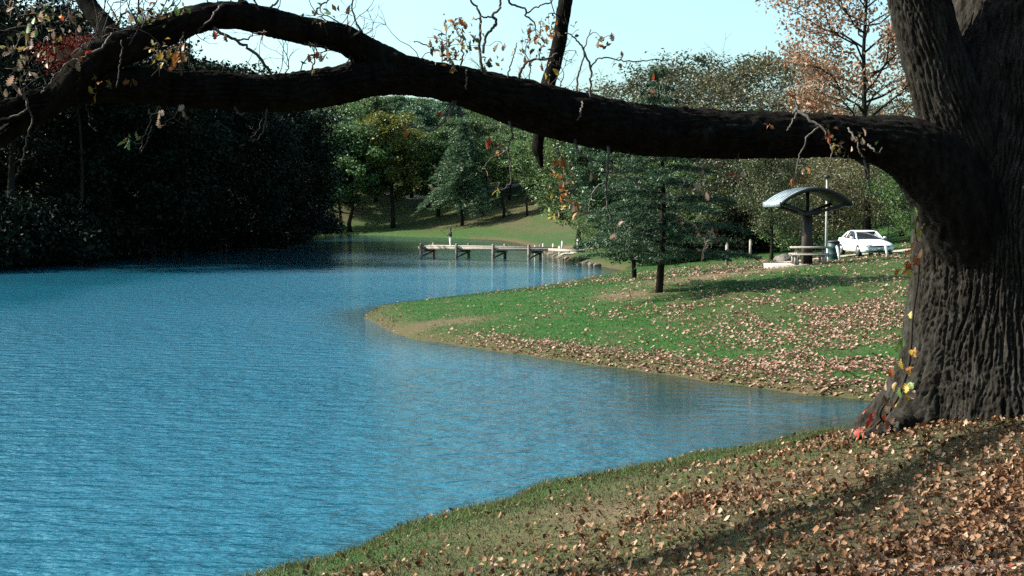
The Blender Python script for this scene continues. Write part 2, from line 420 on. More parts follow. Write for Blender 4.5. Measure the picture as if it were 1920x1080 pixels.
cm = N.new('ShaderNodeAttribute'); cm.attribute_name = 'ruffle'
ml = N.new('ShaderNodeMath'); ml.operation = 'MULTIPLY'; L.new(st.outputs[0], ml.inputs[0]); L.new(cm.outputs['Fac'], ml.inputs[1])
bp = N.new('ShaderNodeBump'); bp.inputs['Distance'].default_value = .42; L.new(ml.outputs[0], bp.inputs['Strength']); L.new(ad.outputs[0], bp.inputs['Height']); L.new(bp.outputs[0], b.inputs['Normal'])
M['water'] = m
lx, ly = np.meshgrid(np.concatenate([np.linspace(-130, -14, 60), np.linspace(-13.4, 13, 50), np.linspace(14, 60, 20)]), np.concatenate([np.linspace(-45, 120, 150), np.linspace(123, 300, 50)]))
hN, wN = lx.shape; i, j = np.meshgrid(np.arange(hN - 1), np.arange(wN - 1), indexing='ij')
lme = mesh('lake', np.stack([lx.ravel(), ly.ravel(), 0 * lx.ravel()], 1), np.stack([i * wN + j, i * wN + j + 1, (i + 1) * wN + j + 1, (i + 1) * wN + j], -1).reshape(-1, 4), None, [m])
lx, ly = lx.ravel(), ly.ravel()
ruf = 1 - .86 * sstep(78, 116, ly)
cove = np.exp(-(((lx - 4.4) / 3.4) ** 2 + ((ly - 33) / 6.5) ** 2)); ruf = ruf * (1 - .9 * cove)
ruf = ruf * (1 - .75 * sstep(-20, -27, lx + (ly - 85) * .12) * sstep(55, 75, ly))
shal_reflect = np.clip(.85 * np.exp(-(np.abs(sdist(lx, ly)) / 1.6) ** 2) + .7 * cove + .6 * sstep(95, 125, ly), 0, 1)  # murky shallows near shore; cove and far water carry painted tree reflections
at_ = lme.attributes.new('shallow_reflect', 'FLOAT', 'POINT'); at_.data.foreach_set('value', shal_reflect.astype(np.float32))
at_ = lme.attributes.new('ruffle', 'FLOAT', 'POINT'); at_.data.foreach_set('value', ruf.astype(np.float32))
tag(link('lake', lme), kind='structure')

# ------------------------------------------------------------------ paths
def ribbon(name, pts, width, mat, lift=.04, n=60):
    P = spline(np.array(pts, float), n)
    T = np.gradient(P, axis=0); T /= np.linalg.norm(T, axis=1)[:, None]
    Nn = np.stack([-T[:, 1], T[:, 0]], 1); cols = []
    for k in np.linspace(-.5, .5, 5):
        q = P + Nn * width * k
        cols.append(np.stack([q[:, 0], q[:, 1], height(q[:, 0], q[:, 1]) + lift + .05 * (1 - abs(k) * 2)], 1))
    V = np.stack(cols, 1).reshape(-1, 3)
    i, j = np.meshgrid(np.arange(n - 1), np.arange(4), indexing='ij')
    F = np.stack([i * 5 + j, (i + 1) * 5 + j, (i + 1) * 5 + j + 1, i * 5 + j + 1], -1).reshape(-1, 4)
    return tag(link(name, mesh(name, V, F, None, [mat], True)), kind='structure')
ribbon('road', [(60, 84), (40, 80.5), (28, 78.3), (20, 77.2), (14.5, 76.6)], 4.4, M['path'])
ribbon('shore_path', [(9.5, 141), (7, 138), (5.6, 134.5), (5.0, 132)], 1.6, M['path'])
ribbon('hill_path', [(-60, 292), (-42, 290), (-28, 290), (-18, 287), (-6, 282), (4, 283), (16, 290), (30, 296)], 3.2, M['path'], .08)

# ------------------------------------------------------------------ trees
def diamonds(C, size, rng, up=.3, aspect=.55, fold=.25):
    """small folded leaf faces round the points C"""
    n = len(C)
    nrm = rng.normal(size=(n, 3)); nrm[:, 2] += up * 2; nrm /= np.linalg.norm(nrm, axis=1)[:, None]
    t = rng.normal(size=(n, 3)); t -= nrm * (t * nrm).sum(1)[:, None]; t /= np.linalg.norm(t, axis=1)[:, None] + 1e-9
    s = np.cross(nrm, t); L = (size * rng.uniform(.6, 1.3, n))[:, None]
    V = np.stack([C - t * L * .5, C + s * L * aspect * .5 + nrm * L * fold * .5, C + t * L * .5, C - s * L * aspect * .5 + nrm * L * fold * .5], 1)
    k = np.arange(n)[:, None] * 4
    return V.reshape(-1, 3), np.vstack([k + [0, 1, 2], k + [0, 2, 3]])
def prof_round(t): return np.sqrt(np.clip(1 - (2 * t - .9) ** 2 / 1.25, .05, 1))
def prof_oval(t): return np.clip(.55 + .9 * t * (1 - t) * 2 - .45 * t ** 3, .12, 1)
def prof_cone(t): return np.clip(1 - t, .06, 1)
def deciduous(name, seed, H, base, W, nl, leaves, ls, cr, lmat, bmat='tree_bark', prof=prof_round, rise=.55, droop=0.0, tr=None, nsec=4, lean=0, fork=False):
    rng = np.random.RandomState(seed)
    tr = tr or H * .018
    tb = MB(); C = []
    k = 9
    tz = np.linspace(-.4, H * .93, k)
    wob = np.cumsum(rng.normal(size=(k, 2)) * H * .008, 0); wob[0:2] = 0
    P = np.stack([wob[:, 0] + lean * tz, wob[:, 1], tz], 1)
    tb.tube(P, tr * np.linspace(1.0, .12, k) * np.where(np.arange(k) == 0, 1.5, 1), 8)
    for q in range(nl):
        f = (q + rng.rand()) / nl
        hz = H * (base + (.93 - base) * f ** .9)
        p0 = np.array([np.interp(hz, tz, P[:, c]) for c in range(3)])
        az = q * 2.4 + rng.rand() * .8
        Lr = W / 2 * prof(f) * rng.uniform(.75, 1.12)
        dirh = np.array([math.cos(az), math.sin(az), 0])
        s = np.linspace(0, 1, 6)[:, None]
        up = Lr * rise * rng.uniform(.6, 1.2)
        pts = p0 + dirh * Lr * s + np.array([0, 0, 1]) * (up * s - droop * Lr * s ** 2)
        pts[1:] += rng.normal(size=(5, 3)) * Lr * .05
        r0 = tr * .38 * (1 - .6 * f)
        tb.tube(pts, r0 * np.linspace(1, .15, 6), 5, False)
        for e in (.5, .7, .85, 1.0):
            C.append(pts[0] + (pts[-1] - pts[0]) * e + rng.normal(size=3) * cr * .4)
        for w in range(nsec):
            e = rng.uniform(.3, .9); a0 = np.array([np.interp(e * 5, np.arange(6), pts[:, c]) for c in range(3)])
            az2 = az + rng.choice([-1, 1]) * rng.uniform(.5, 1.3); L2 = Lr * rng.uniform(.25, .5)
            s3 = np.linspace(0, 1, 4)[:, None]
            p2 = a0 + np.array([math.cos(az2), math.sin(az2), 0]) * L2 * s3 + np.array([0, 0, 1]) * (L2 * rise * rng.uniform(.2, 1.3) * s3 - droop * L2 * s3 ** 2)
            tb.tube(p2, r0 * .4 * np.linspace(1, .2, 4), 4, False)
            C += [p2[1], p2[2], p2[3]]
    C = np.array(C)
    wts = rng.uniform(.08, 1, len(C)) ** 1.7; cnt = rng.multinomial(leaves, wts / wts.sum())
    pts = np.repeat(C, cnt, 0) + np.clip(rng.normal(size=(leaves, 3)), -1.5, 1.5) * cr * np.array([1, 1, .7])
    pts = pts[pts[:, 2] > H * base * .6]
    V, F = diamonds(pts, ls, rng)
    return (tb.me(name + '_trunk', [M[bmat]], True), mesh(name + '_crown', V, None, F, [M[lmat]]), H)
def conifer(name, seed, H, base, W, whorls, per, lmat, nl=.2, nw=.03, tuft=30, droop=.25, tr=None, dens=.2, power=1.0, lean=0.0):
    rng = np.random.RandomState(seed); tr = tr or H * .02
    tb = MB(); V, k = [], 0
    tz = np.linspace(-.4, H * .98, 8); P = np.stack([lean * np.maximum(tz, 0) + .02 * H * np.sin(tz / H * 4), 0 * tz, tz], 1)
    tb.tube(P, tr * np.linspace(1.05, .08, 8), 8)
    A, Bv = [], []
    for w in range(whorls):
        f = w / (whorls - 1); hz = H * (base + (.97 - base) * f)
        for q in range(per):
            az = w * 1.1 + q * 2 * math.pi / per + rng.normal() * .25
            Lr = W / 2 * (1 - f ** power * .93) * rng.uniform(.45, 1.2)
            s = np.linspace(0, 1, 6)
            z = hz + Lr * (.22 * s - droop * 1.6 * s ** 2) * rng.uniform(.7, 1.3) + rng.normal() * .1
            p = np.stack([np.interp(hz, tz, P[:, 0]) + math.cos(az) * Lr * s, math.sin(az) * Lr * s, z], 1)
            tb.tube(p, tr * .22 * (1 - .6 * f) * np.linspace(1, .15, 6), 4, False)
            m_ = max(3, int(Lr / dens))
            for e in np.linspace(.12, 1, m_):
                a0 = np.array([np.interp(e * 5, np.arange(6), p[:, c]) for c in range(3)])
                side = Lr * .38 * (1.05 - e) + .12
                for sg in (-1, 1):
                    d = np.array([math.cos(az + sg * 1.0), math.sin(az + sg * 1.0), -.12 + rng.normal() * .15]) * side * rng.uniform(.5, 1.1)
                    A.append(a0); Bv.append(a0 + d)
    A, Bv = np.array(A), np.array(Bv)
    n = len(A) * tuft
    t = rng.rand(n)[:, None]; a = np.repeat(A, tuft, 0); b_ = np.repeat(Bv, tuft, 0)
    p = a + (b_ - a) * t + rng.normal(size=(n, 3)) * .03
    d = (b_ - a) / (np.linalg.norm(b_ - a, axis=1)[:, None] + 1e-6) + rng.normal(size=(n, 3)) * .75; d /= np.linalg.norm(d, axis=1)[:, None]
    sd = np.cross(d, rng.normal(size=(n, 3))); sd /= np.linalg.norm(sd, axis=1)[:, None]
    L_ = (nl * rng.uniform(.6, 1.3, n))[:, None]
    V = np.stack([p - sd * nw, p + sd * nw, p + d * L_], 1).reshape(-1, 3)
    F = np.arange(n * 3).reshape(-1, 3)
    return (tb.me(name + '_trunk', [M['tree_bark']], True), mesh(name + '_crown', V, None, F, [M[lmat]]), H)

PR = {}
PR['green'] = deciduous('green', 11, 14, .22, 10, 26, 17000, .40, .6, 'leaf_green')
PR['green2'] = deciduous('green2', 12, 14, .18, 9, 30, 17000, .40, .55, 'leaf_blue', prof=prof_oval)
PR['loose'] = deciduous('loose', 13, 15, .25, 8.5, 22, 9000, .36, .5, 'leaf_green', prof=prof_oval, rise=.9)
PR['yellow'] = deciduous('yellow', 14, 14, .20, 7, 30, 13000, .34, .45, 'leaf_yellow', prof=prof_oval, rise=.8)
PR['weeping'] = conifer('weeping', 15, 13, .24, 9.5, 22, 6, 'leaf_blue', .42, .06, 9, .38, .2, .33, 1.1)
PR['spruce'] = conifer('spruce', 16, 15, .05, 6.5, 26, 7, 'needle', .38, .05, 9, .3, .2, .32)
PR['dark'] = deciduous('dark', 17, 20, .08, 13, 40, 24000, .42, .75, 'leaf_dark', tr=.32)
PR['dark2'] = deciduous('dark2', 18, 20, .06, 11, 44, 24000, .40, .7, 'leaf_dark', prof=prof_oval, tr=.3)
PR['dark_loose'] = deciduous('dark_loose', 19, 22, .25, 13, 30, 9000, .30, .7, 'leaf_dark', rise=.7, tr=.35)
PR['orange'] = deciduous('orange', 20, 20, .22, 13, 40, 19000, .27, .55, 'leaf_orange', 'tree_bark', rise=.6, tr=.26, nsec=6)
PR['twiggy'] = deciduous('twiggy', 21, 13, .12, 11, 40, 10000, .23, .42, 'leaf_olive', 'pale_bark', rise=.5, nsec=7, tr=.2)
PR['twiggy2'] = deciduous('twiggy2', 22, 12, .12, 11, 40, 10500, .22, .42, 'leaf_brown', 'pale_bark', rise=.55, nsec=7, tr=.2)
PR['olive'] = deciduous('olive', 23, 9, .2, 8, 28, 17000, .19, .42, 'leaf_olive', tr=.2)
PR['midgreen'] = deciduous('midgreen', 24, 11, .10, 9, 32, 17000, .24, .5, 'leaf_green', tr=.2)
PR['red'] = deciduous('red', 25, 20, .72, 6.5, 16, 5000, .26, .5, 'leaf_red', tr=.22)
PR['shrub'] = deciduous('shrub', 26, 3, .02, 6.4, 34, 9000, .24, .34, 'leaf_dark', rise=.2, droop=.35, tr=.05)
PR['shrub_g'] = deciduous('shrub_g', 27, 3, .03, 4.8, 26, 7000, .14, .3, 'leaf_green', rise=.7, tr=.05)
PR['shrub_b'] = deciduous('shrub_b', 28, 4, .03, 5.6, 30, 11000, .13, .38, 'leaf_brown', 'pale_bark', rise=.8, tr=.05, nsec=6)
PR['pine'] = conifer('pine', 31, 9.4, .17, 7.8, 14, 5, 'pine_green', .19, .02, 30, .16, .17, .17, 1.25)
PR['park'] = deciduous('park', 33, 15, .38, 10, 24, 10000, .38, .55, 'leaf_green', rise=.5)

def tree(name, kind, u, D, vtop, label, cat='tree', group=None, wide=1.0, rz=None, hgt=None):
    x, y = (u - 960) / FPX * D, D
    z = gz(x, y)
    tme, cme, H = PR[kind]
    h = hgt if hgt else at(u, vtop, D)[2] - z
    s = h / H
    r = empty(name, (x, y, z - .03), random.uniform(0, 6.28) if rz is None else rz)
    r.scale = (s * wide, s * wide, s)
    tag(r, label, cat, group)
    link('trunk', tme, r); link('crown', cme, r)
    return r
FAR = 'trees on the hillside beyond the dock'
tree('hillside_tree', 'loose', 655, 286, 190, 'slender loose green tree left of the yellow-green tree, beside the hill path', group=FAR)
tree('yellow_tree', 'yellow', 737, 258, 208, 'yellow-green upright tree alone on the slope below the hill path', group=FAR, wide=1.1)
tree('weeping_tree', 'weeping', 867, 243, 222, 'drooping blue-green tree on the bank behind the person on the dock', group=FAR, wide=1.15)
tree('hillside_tree', 'green', 606, 292, 196, 'green tree at the right edge of the dark wood across the lake', group=FAR)
tree('hillside_tree', 'green2', 792, 300, 190, 'dense green tree between the yellow-green and the drooping tree, behind the path', group=FAR)
tree('hillside_tree', 'green', 700, 312, 184, 'green tree behind the path, just left of the yellow-green tree', group=FAR)
tree('hillside_tree', 'green2', 838, 318, 186, 'tall green tree rising behind the drooping blue-green tree', group=FAR)
tree('hillside_tree', 'green', 935, 300, 208, 'broad green tree right of the drooping tree at the top of the bank', group=FAR)
tree('hillside_tree', 'loose', 987, 280, 236, 'thin-trunked green tree, left of a close pair above the dock posts', group=FAR)
tree('hillside_tree', 'loose', 1003, 276, 244, 'thin-trunked green tree, right of a close pair above the dock posts', group=FAR, rz=2.0)
tree('hillside_tree', 'green2', 1052, 292, 215, 'green tree behind the orange oak leaves, right of the far white vehicle', group=FAR)
tree('hillside_tree', 'green', 640, 335, 176, 'high green tree on the ridge behind the slender loose tree', group=FAR)
tree('hillside_tree', 'green2', 745, 345, 178, 'high blue-green tree on the ridge straight behind the yellow-green tree', group=FAR)
tree('hillside_tree', 'green', 895, 345, 190, 'high green tree on the ridge between the drooping tree and the dark hanging stub', group=FAR)
tree('hillside_tree', 'green2', 985, 345, 200, 'high blue-green tree on the ridge behind the dark hanging stub', group=FAR)
tree('hillside_tree', 'spruce', 560, 285, 190, 'dark spruce behind the right end of the dark wood', group=FAR, wide=1.4)
for q, u in enumerate(range(585, 1130, 42)):
    tree('hillside_tree', ['green', 'green2', 'loose', 'green2'][q % 4], u, 368 + 14 * (q % 3), 196 + 8 * (q % 2) - 10 * (q % 3), 'tree in the back row on the far ridge, %s from the left' % ['first', 'second', 'third', 'fourth', 'fifth', 'sixth', 'seventh', 'eighth', 'ninth', 'tenth', 'eleventh', 'twelfth', 'thirteenth'][q], group=FAR, wide=1.25)
tree('hillside_tree', 'loose', 803, 278, 262, 'low bushy blue-green tree left of the drooping tree on the slope', group=FAR, wide=1.3)
tree('hillside_tree', 'green', 915, 272, 262, 'low bushy green tree right of the drooping tree on the slope', group=FAR, wide=1.3)
tree('hillside_tree', 'green', 965, 296, 250, 'round green tree beside the path, left of the thin-trunked pair', group=FAR, wide=1.3)
tree('hillside_tree', 'loose', 640, 262, 250, 'sparse green tree on the dim slope right of the dark wood', group=FAR)
tree('hillside_tree', 'green2', 1030, 268, 255, 'green tree on the slope above the reddish bare bank', group=FAR, wide=1.2)
tree('hillside_tree', 'green2', 1110, 262, 215, 'green tree right of the reddish bare bank, behind the orange leaves', group=FAR, wide=1.3)
for u, D, vt, lab in [(585, 262, 205, 'green tree on the far shore touching the dark wood'), (622, 276, 215, 'green tree just right of the dark wood above the far shore'), (772, 288, 225, 'green tree shading the hill path right of the yellow-green tree'), (848, 282, 235, 'green tree half hidden behind the drooping tree'), (1010, 300, 228, 'green tree behind the thin-trunked pair on the hill path')]:
    tree('hillside_tree', 'green2', u, D, vt, lab, group=FAR, wide=1.25)
for u, D, vt, lab in [(905, 256, 232, 'high-crowned green tree on the sunny slope behind the right half of the dock'), (955, 266, 240, 'high-crowned green tree casting shade left of the thin-trunked pair'), (1035, 250, 262, 'high-crowned green tree over the bank behind the shore posts'), (945, 243, 252, 'high-crowned green tree on the lawn strip behind the middle of the dock'), (988, 238, 264, 'high-crowned green tree on the lawn strip behind the dock end')]:
    tree('hillside_tree', 'park', u, D, vt, lab, group=FAR)
for u, D, vt, lab in [(655, 258, 238, 'leafy green tree low on the dim slope beside the far shore'), (705, 284, 222, 'leafy green tree at the path just left of the yellow-green tree'), (822, 264, 246, 'leafy green tree touching the left side of the drooping tree'), (884, 280, 226, 'leafy green tree behind the right side of the drooping tree'), (940, 286, 232, 'leafy green tree beside the path right of the drooping tree'), (1000, 258, 268, 'leafy green tree on the sunny slope above the dock end')]:
    tree('hillside_tree', 'green', u, D, vt, lab, group=FAR, wide=1.2)
LEFT = 'trees of the dark wood on the left shore'
for u, D, vt, k, lab in [
        (-95, 112, -110, 'dark_loose', 'tall dark tree partly cut by the left picture edge'),
        (25, 118, -70, 'dark_loose', 'tall loose dark tree in the top left corner with sky between its twigs'),
        (-40, 128, 10, 'dark', 'dense dark tree low at the left edge behind the tallest tree'),
        (95, 126, 0, 'dark2', 'tall dark tree left of the red crown'),
        (205, 133, 22, 'dark_loose', 'loose dark tree under the fork of the big upper limb'),
        (285, 138, 88, 'dark', 'dense dark tree behind the yellow leaves of the upper limb'),
        (345, 148, 98, 'dark2', 'dark tree left of the bright sky gap between the limbs'),
        (410, 158, 122, 'dark', 'dark tree whose top shows low in the bright sky gap'),
        (60, 140, 60, 'dark', 'dense dark tree in the second row at the far left'),
        (465, 168, 165, 'dark2', 'dark tree hidden up to its top by the lower limb'),
        (515, 182, 172, 'dark', 'broad dark tree second from the right end of the dark wood'),
        (553, 196, 196, 'dark2', 'dark tree at the right end of the dark wood'),
        (160, 142, 150, 'dark2', 'dark tree low behind the meeting of the two limbs'),
        (240, 152, 170, 'dark', 'dark tree below the lower limb, left of its middle'),
        (380, 172, 190, 'dark2', 'dark tree below the lower limb, right of its middle'),
        (440, 190, 200, 'dark', 'dark tree in the back row near the right end of the dark wood')]:
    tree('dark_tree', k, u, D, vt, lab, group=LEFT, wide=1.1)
tree('red_tree', 'red', 150, 120, 60, 'red-leaved tree crown glowing above the dark wood at top left')
SHR = 'dark bushes along the left shore'
words = ['first', 'second', 'third', 'fourth', 'fifth', 'sixth', 'seventh', 'eighth', 'ninth', 'tenth', 'eleventh', 'twelfth', 'thirteenth', 'fourteenth', 'fifteenth', 'sixteenth', 'seventeenth', 'eighteenth', 'nineteenth', 'twentieth', 'last']
bD = [106, 111, 116, 121, 127, 133, 139, 145, 151, 157, 164, 171, 178, 186, 194, 203, 212, 221, 230, 239, 246]
xs_ = np.linspace(-70, -31, 400)
for q, D in enumerate(bD):
    sd_ = sdist(xs_, np.full(400, float(D))); x = xs_[np.where(sd_ > .9)[0].max()] if (sd_ > .9).any() else -50
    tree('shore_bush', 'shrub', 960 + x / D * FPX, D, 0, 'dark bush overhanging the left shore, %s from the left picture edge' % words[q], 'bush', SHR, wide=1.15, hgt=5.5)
BACK = 'added unseen trees shading the oak and near bank'  # added out of view to block sky light from oak and near bank
for q, (x, y, h, k) in enumerate([(-16, -16, 19, 'dark'), (-6, -22, 21, 'dark2'), (5, -17, 20, 'dark'), (15, -20, 21, 'dark2'), (24, -10, 20, 'dark'), (30, 3, 20, 'dark2'), (27, 16, 19, 'dark'), (36, 28, 18, 'dark2'), (-1, -30, 22, 'dark'), (20, -30, 22, 'dark2')]):
    r = empty('unseen_shade_tree', (x, y, gz(x, y)), q * 1.3); tme, cme, H = PR[k]; r.scale = (h / H * 1.15, h / H * 1.15, h / H)
    tag(r, 'tall dark tree added unseen behind the camera for shade, %s of the row from the lake' % words[q], 'tree', BACK); link('trunk', tme, r); link('crown', cme, r)
MID = 'trees behind the small pine and the picnic shelter'
for u, D, vt, k, w, lab in [
        (1085, 158, 235, 'midgreen', 1.2, 'green tree behind the orange leaves, above the white shore posts'),
        (1140, 150, 205, 'green2', 1.0, 'blue-green tree just below the limb, left of the small pine'),
        (1285, 140, 122, 'twiggy', 1.2, 'olive thin-leaved tree above the limb right of the pine top'),
        (1362, 132, 106, 'twiggy', 1.25, 'widest grey-twigged tree against the sky above the limb'),
        (1432, 126, 116, 'twiggy2', 1.2, 'brownish twiggy tree above the limb, nearest to the orange tree'),
        (1175, 165, 160, 'twiggy2', 1.2, 'low yellowish tree showing above the limb left of the pine top'),
        (1330, 112, 270, 'midgreen', 1.2, 'dark green tree directly right of the small pine'),
        (1395, 104, 262, 'olive', 1.1, 'olive rounded tree behind the two white posts'),
        (1250, 118, 262, 'midgreen', 1.2, 'green tree straight behind the small pine'),
        (1447, 84, 288, 'olive', .85, 'olive tree with dark trunk left of the picnic shelter'),
        (1505, 100, 300, 'spruce', 1.2, 'dark evergreen right behind the picnic shelter roof'),
        (1575, 116, 205, 'twiggy2', 1.2, 'brown twiggy tree on the bank behind the white car'),
        (1628, 104, 255, 'twiggy2', .9, 'tree with bare dark trunk rising behind the white car'),
        (1690, 100, 240, 'olive', 1.0, 'olive tree half hidden by the oak trunk'),
        (1650, 128, 190, 'twiggy', 1.2, 'high twiggy tree on the slope between shelter and oak trunk')]:
    tree('background_tree', k, u, D, vt, lab, group=MID, wide=w)
tree('orange_tree', 'orange', 1625, 92, -190, 'tall thinly leaved orange-brown tree against the sky beside the oak trunk', wide=.9)
BR = 'brushy shrubs on the bank'
for u, D, h, k, lab in [(1560, 94, 4.5, 'shrub_b', 'brown brushy shrub behind the light pole'), (1600, 97, 5, 'shrub_b', 'tallest brown shrub above the roof of the white car'),
        (1665, 92, 3.4, 'shrub_b', 'brown shrub between the white car and the oak trunk'), (1530, 97, 3.5, 'shrub_b', 'brown shrub seen beneath the shelter roof'),
        (1300, 108, 3.2, 'shrub_g', 'green shrub at the foot of the bank right of the small pine'), (1350, 110, 3.6, 'shrub', 'dark shrub behind the left white post'),
        (1410, 106, 3.4, 'shrub', 'dark shrub behind the right white post'), (1480, 96, 3.2, 'shrub_g', 'green shrub between olive tree and shelter column'),
        (1120, 125, 3.0, 'shrub_g', 'green shrub at the water behind the left side of the small pine'), (1160, 118, 3.2, 'shrub_g', 'green shrub over the cove behind the small pine'),
        (1205, 112, 2.6, 'shrub_b', 'brown shrub close behind the small pine trunk'), (1720, 88, 3.5, 'shrub_g', 'green shrub touching the left edge of the oak trunk'),
        (1640, 112, 5, 'shrub_g', 'green shrub high on the slope above the white car'), (1250, 104, 3.4, 'shrub', 'dark shrub right behind the small pine crown')]:
    tree('shrub', k, u, D, 0, lab, 'shrub', BR, hgt=h)
tree('small_pine', 'pine', 1236, 55, 122, 'small dark pine standing on the grassy point near the water', rz=.4)
tree('small_pine', 'pine', 1190, 72, 262, 'second pine half hidden behind the small pine on the point', rz=2.1)

# ------------------------------------------------------------------ picnic place
PX, PY = (1512 - 960) / FPX * 62, 62.0
PZ = gz(PX, PY) + .0
mb = MB(); mb.box((.15, 0, -.12), (3.3, 2.3, .30))
o = mb.build('concrete_pad', M['concrete'], None, False, (PX - .2, PY, PZ)); tag(o, kind='structure')
TOP = PZ + .03
sh = empty('picnic_shelter', (PX + .1, PY + .35, TOP), R(9))
tag(sh, 'picnic shelter with curved metal roof on one dark column', 'shelter')
Wd, Ln, rise, zr = 3.3, 2.2, .66, 2.68
def vault(th, off=0.0, half=1.0, ln=1.0, n=20):
    a = np.linspace(-1, 1, n) * half; xs = a * Wd / 2; zs = zr + rise * (1 - a ** 2) + off
    V = []
    for y in (-Ln / 2 * ln, Ln / 2 * ln):
        for z_ in (0, th):
            V += [(x, y, z + z_) for x, z in zip(xs, zs)]
    q = []; i0, i1, i2, i3 = 0, n, 2 * n, 3 * n
    for k in range(n - 1):
        q += [[i0 + k, i0 + k + 1, i1 + k + 1, i1 + k], [i2 + k + 1, i2 + k, i3 + k, i3 + k + 1], [i0 + k + 1, i0 + k, i2 + k, i2 + k + 1], [i1 + k, i1 + k + 1, i3 + k + 1, i3 + k]]
    q += [[i0, i1, i3, i2], [i0 + n - 1, i2 + n - 1, i3 + n - 1, i1 + n - 1]]
    return V, q
mb = MB(); mb.add(*vault(.06)); mb.build('roof', M['roofm'], sh)
mb = MB(); mb.add(*vault(.10, -.105, .985, .97)); mb.build('ceiling_lining', M['dark_steel'], sh)
for y in (-Ln / 2 - .03, Ln / 2 + .03):  # dark strip added over each roof end, its shade put into the colour
    V_, q_ = vault(.15, -.075, 1.0, .02); mb = MB(); mb.add(np.array(V_) + [0, y, 0], q_); mb.build('rim_shade', M['dark_steel'], sh)
for k in range(1, 6):
    V_, q_ = vault(.03, .06, 1.0, .018); mb = MB(); mb.add(np.array(V_) + [0, -Ln / 2 + Ln * k / 6, 0], q_); mb.build('roof_seam', M['roofm'], sh)
for s_ in (-1, 1):
    mb = MB(); mb.box((s_ * (Wd / 2 + .035), 0, zr - .02), (.05, Ln + .02, .24)); mb.build('eave_fascia', M['roofm'], sh)
mb = MB(); mb.box((0, 0, 1.15), (.42, .36, 2.3), None, .85); mb.build('column', M['shelter_post'], sh)
for y in (-Ln / 2 + .1, Ln / 2 - .1):
    for s_ in (-1, 1):
        mb = MB(); mb.beam((0, y * .35, 2.22), (s_ * Wd * .46, y, zr + .02), .09, .14); mb.build('roof_arm', M['dark_steel'], sh)
mb = MB(); mb.box((0, 0, 2.28), (.62, Ln * .5, .2)); mb.build('column_head', M['dark_steel'], sh)
mb = MB(); mb.beam((0, 0, 2.3), (0, 0, zr + rise - .12), .12, .12); mb.build('king_post', M['dark_steel'], sh)

tb_ = empty('picnic_table', (PX + .05, PY - .62, TOP), R(-6))
tag(tb_, 'pale concrete picnic table with two benches under the curved shelter', 'picnic table')
for k in range(3):
    mb = MB(); mb.box((0, (k - 1) * .262, .76), (1.75, .25, .07)); mb.build('top_plank', M['concrete'], tb_)
for s_ in (-1, 1):
    mb = MB(); mb.box((0, s_ * .66, .46), (1.75, .28, .06)); mb.build('bench_seat', M['concrete'], tb_)
for x in (-.6, .6):
    for s_ in (-1, 1):
        mb = MB(); mb.beam((x, s_ * .52, 0), (x, s_ * .22, .73), .10, .10); mb.build('leg', M['concrete'], tb_)
        mb = MB(); mb.beam((x - .11, s_ * .66, 0), (x - .11, s_ * .66, .43), .10, .12); mb.build('bench_leg', M['concrete'], tb_)
    mb = MB(); mb.beam((x + .1, -.66, .40), (x + .1, .66, .40), .06, .08); mb.build('crossbeam', M['concrete'], tb_)

# light pole behind the shelter
D = 68; x = (1549 - 960) / FPX * D; z = gz(x, D)
lp = empty('light_pole', (x, D, z)); tag(lp, 'slim pale lamp post standing right behind the picnic shelter', 'lamp post')
mb = MB(); mb.tube([(0, 0, -.3), (0, 0, 1.5), (0, 0, 4.1)], [.065, .058, .045], 10); mb.build('post', M['pole'], lp, True)
mb = MB(); mb.box((0, 0, .08), (.3, .3, .16)); mb.build('base', M['concrete'], lp)
mb = MB(); mb.box((0, 0, 4.17), (.26, .26, .16), None, .7); mb.build('lamp_head', M['dark_steel'], lp)
# barrel and barrier posts by the car
D = 69; x = (1563 - 960) / FPX * D; z = gz(x, D)
br = empty('litter_barrel', (x, D, z)); tag(br, 'dark green litter barrel between the lamp post and the white car', 'barrel')
mb = MB(); mb.tube([(0, 0, -.02), (0, 0, .04), (0, 0, .3), (0, 0, .33), (0, 0, .36), (0, 0, .62), (0, 0, .65), (0, 0, .68), (0, 0, .93)], [.30, .31, .31, .325, .31, .31, .325, .31, .31], 20); mb.build('drum', M['barrel'], br, True)
mb = MB(); mb.tube([(0, 0, .93), (0, 0, .96), (0, 0, 1.03)], [.335, .335, .22], 20); mb.build('lid', M['dark_steel'], br)
for u, vb, lean_, lab in [(1556, 475, -.16, 'leaning white barrier post left of the litter barrel'), (1577, 474, -.2, 'leaning white barrier post between barrel and white car'), (1666, 478, -.17, 'leaning white barrier post at the right front corner of the car')]:
    D = 67.0; x = (u - 960) / FPX * D; z = gz(x, D)
    p = empty('barrier_post', (x, D, z)); tag(p, lab, 'post', 'white barrier posts before the car')
    mb = MB(); mb.beam((0, 0, -.2), (lean_, 0, .66), .10, .10); mb.build('shaft', M['post'], p)
    mb = MB(); mb.beam((lean_, 0, .66), (lean_ * 1.05, 0, .71), .07, .07); mb.build('cap', M['post'], p)
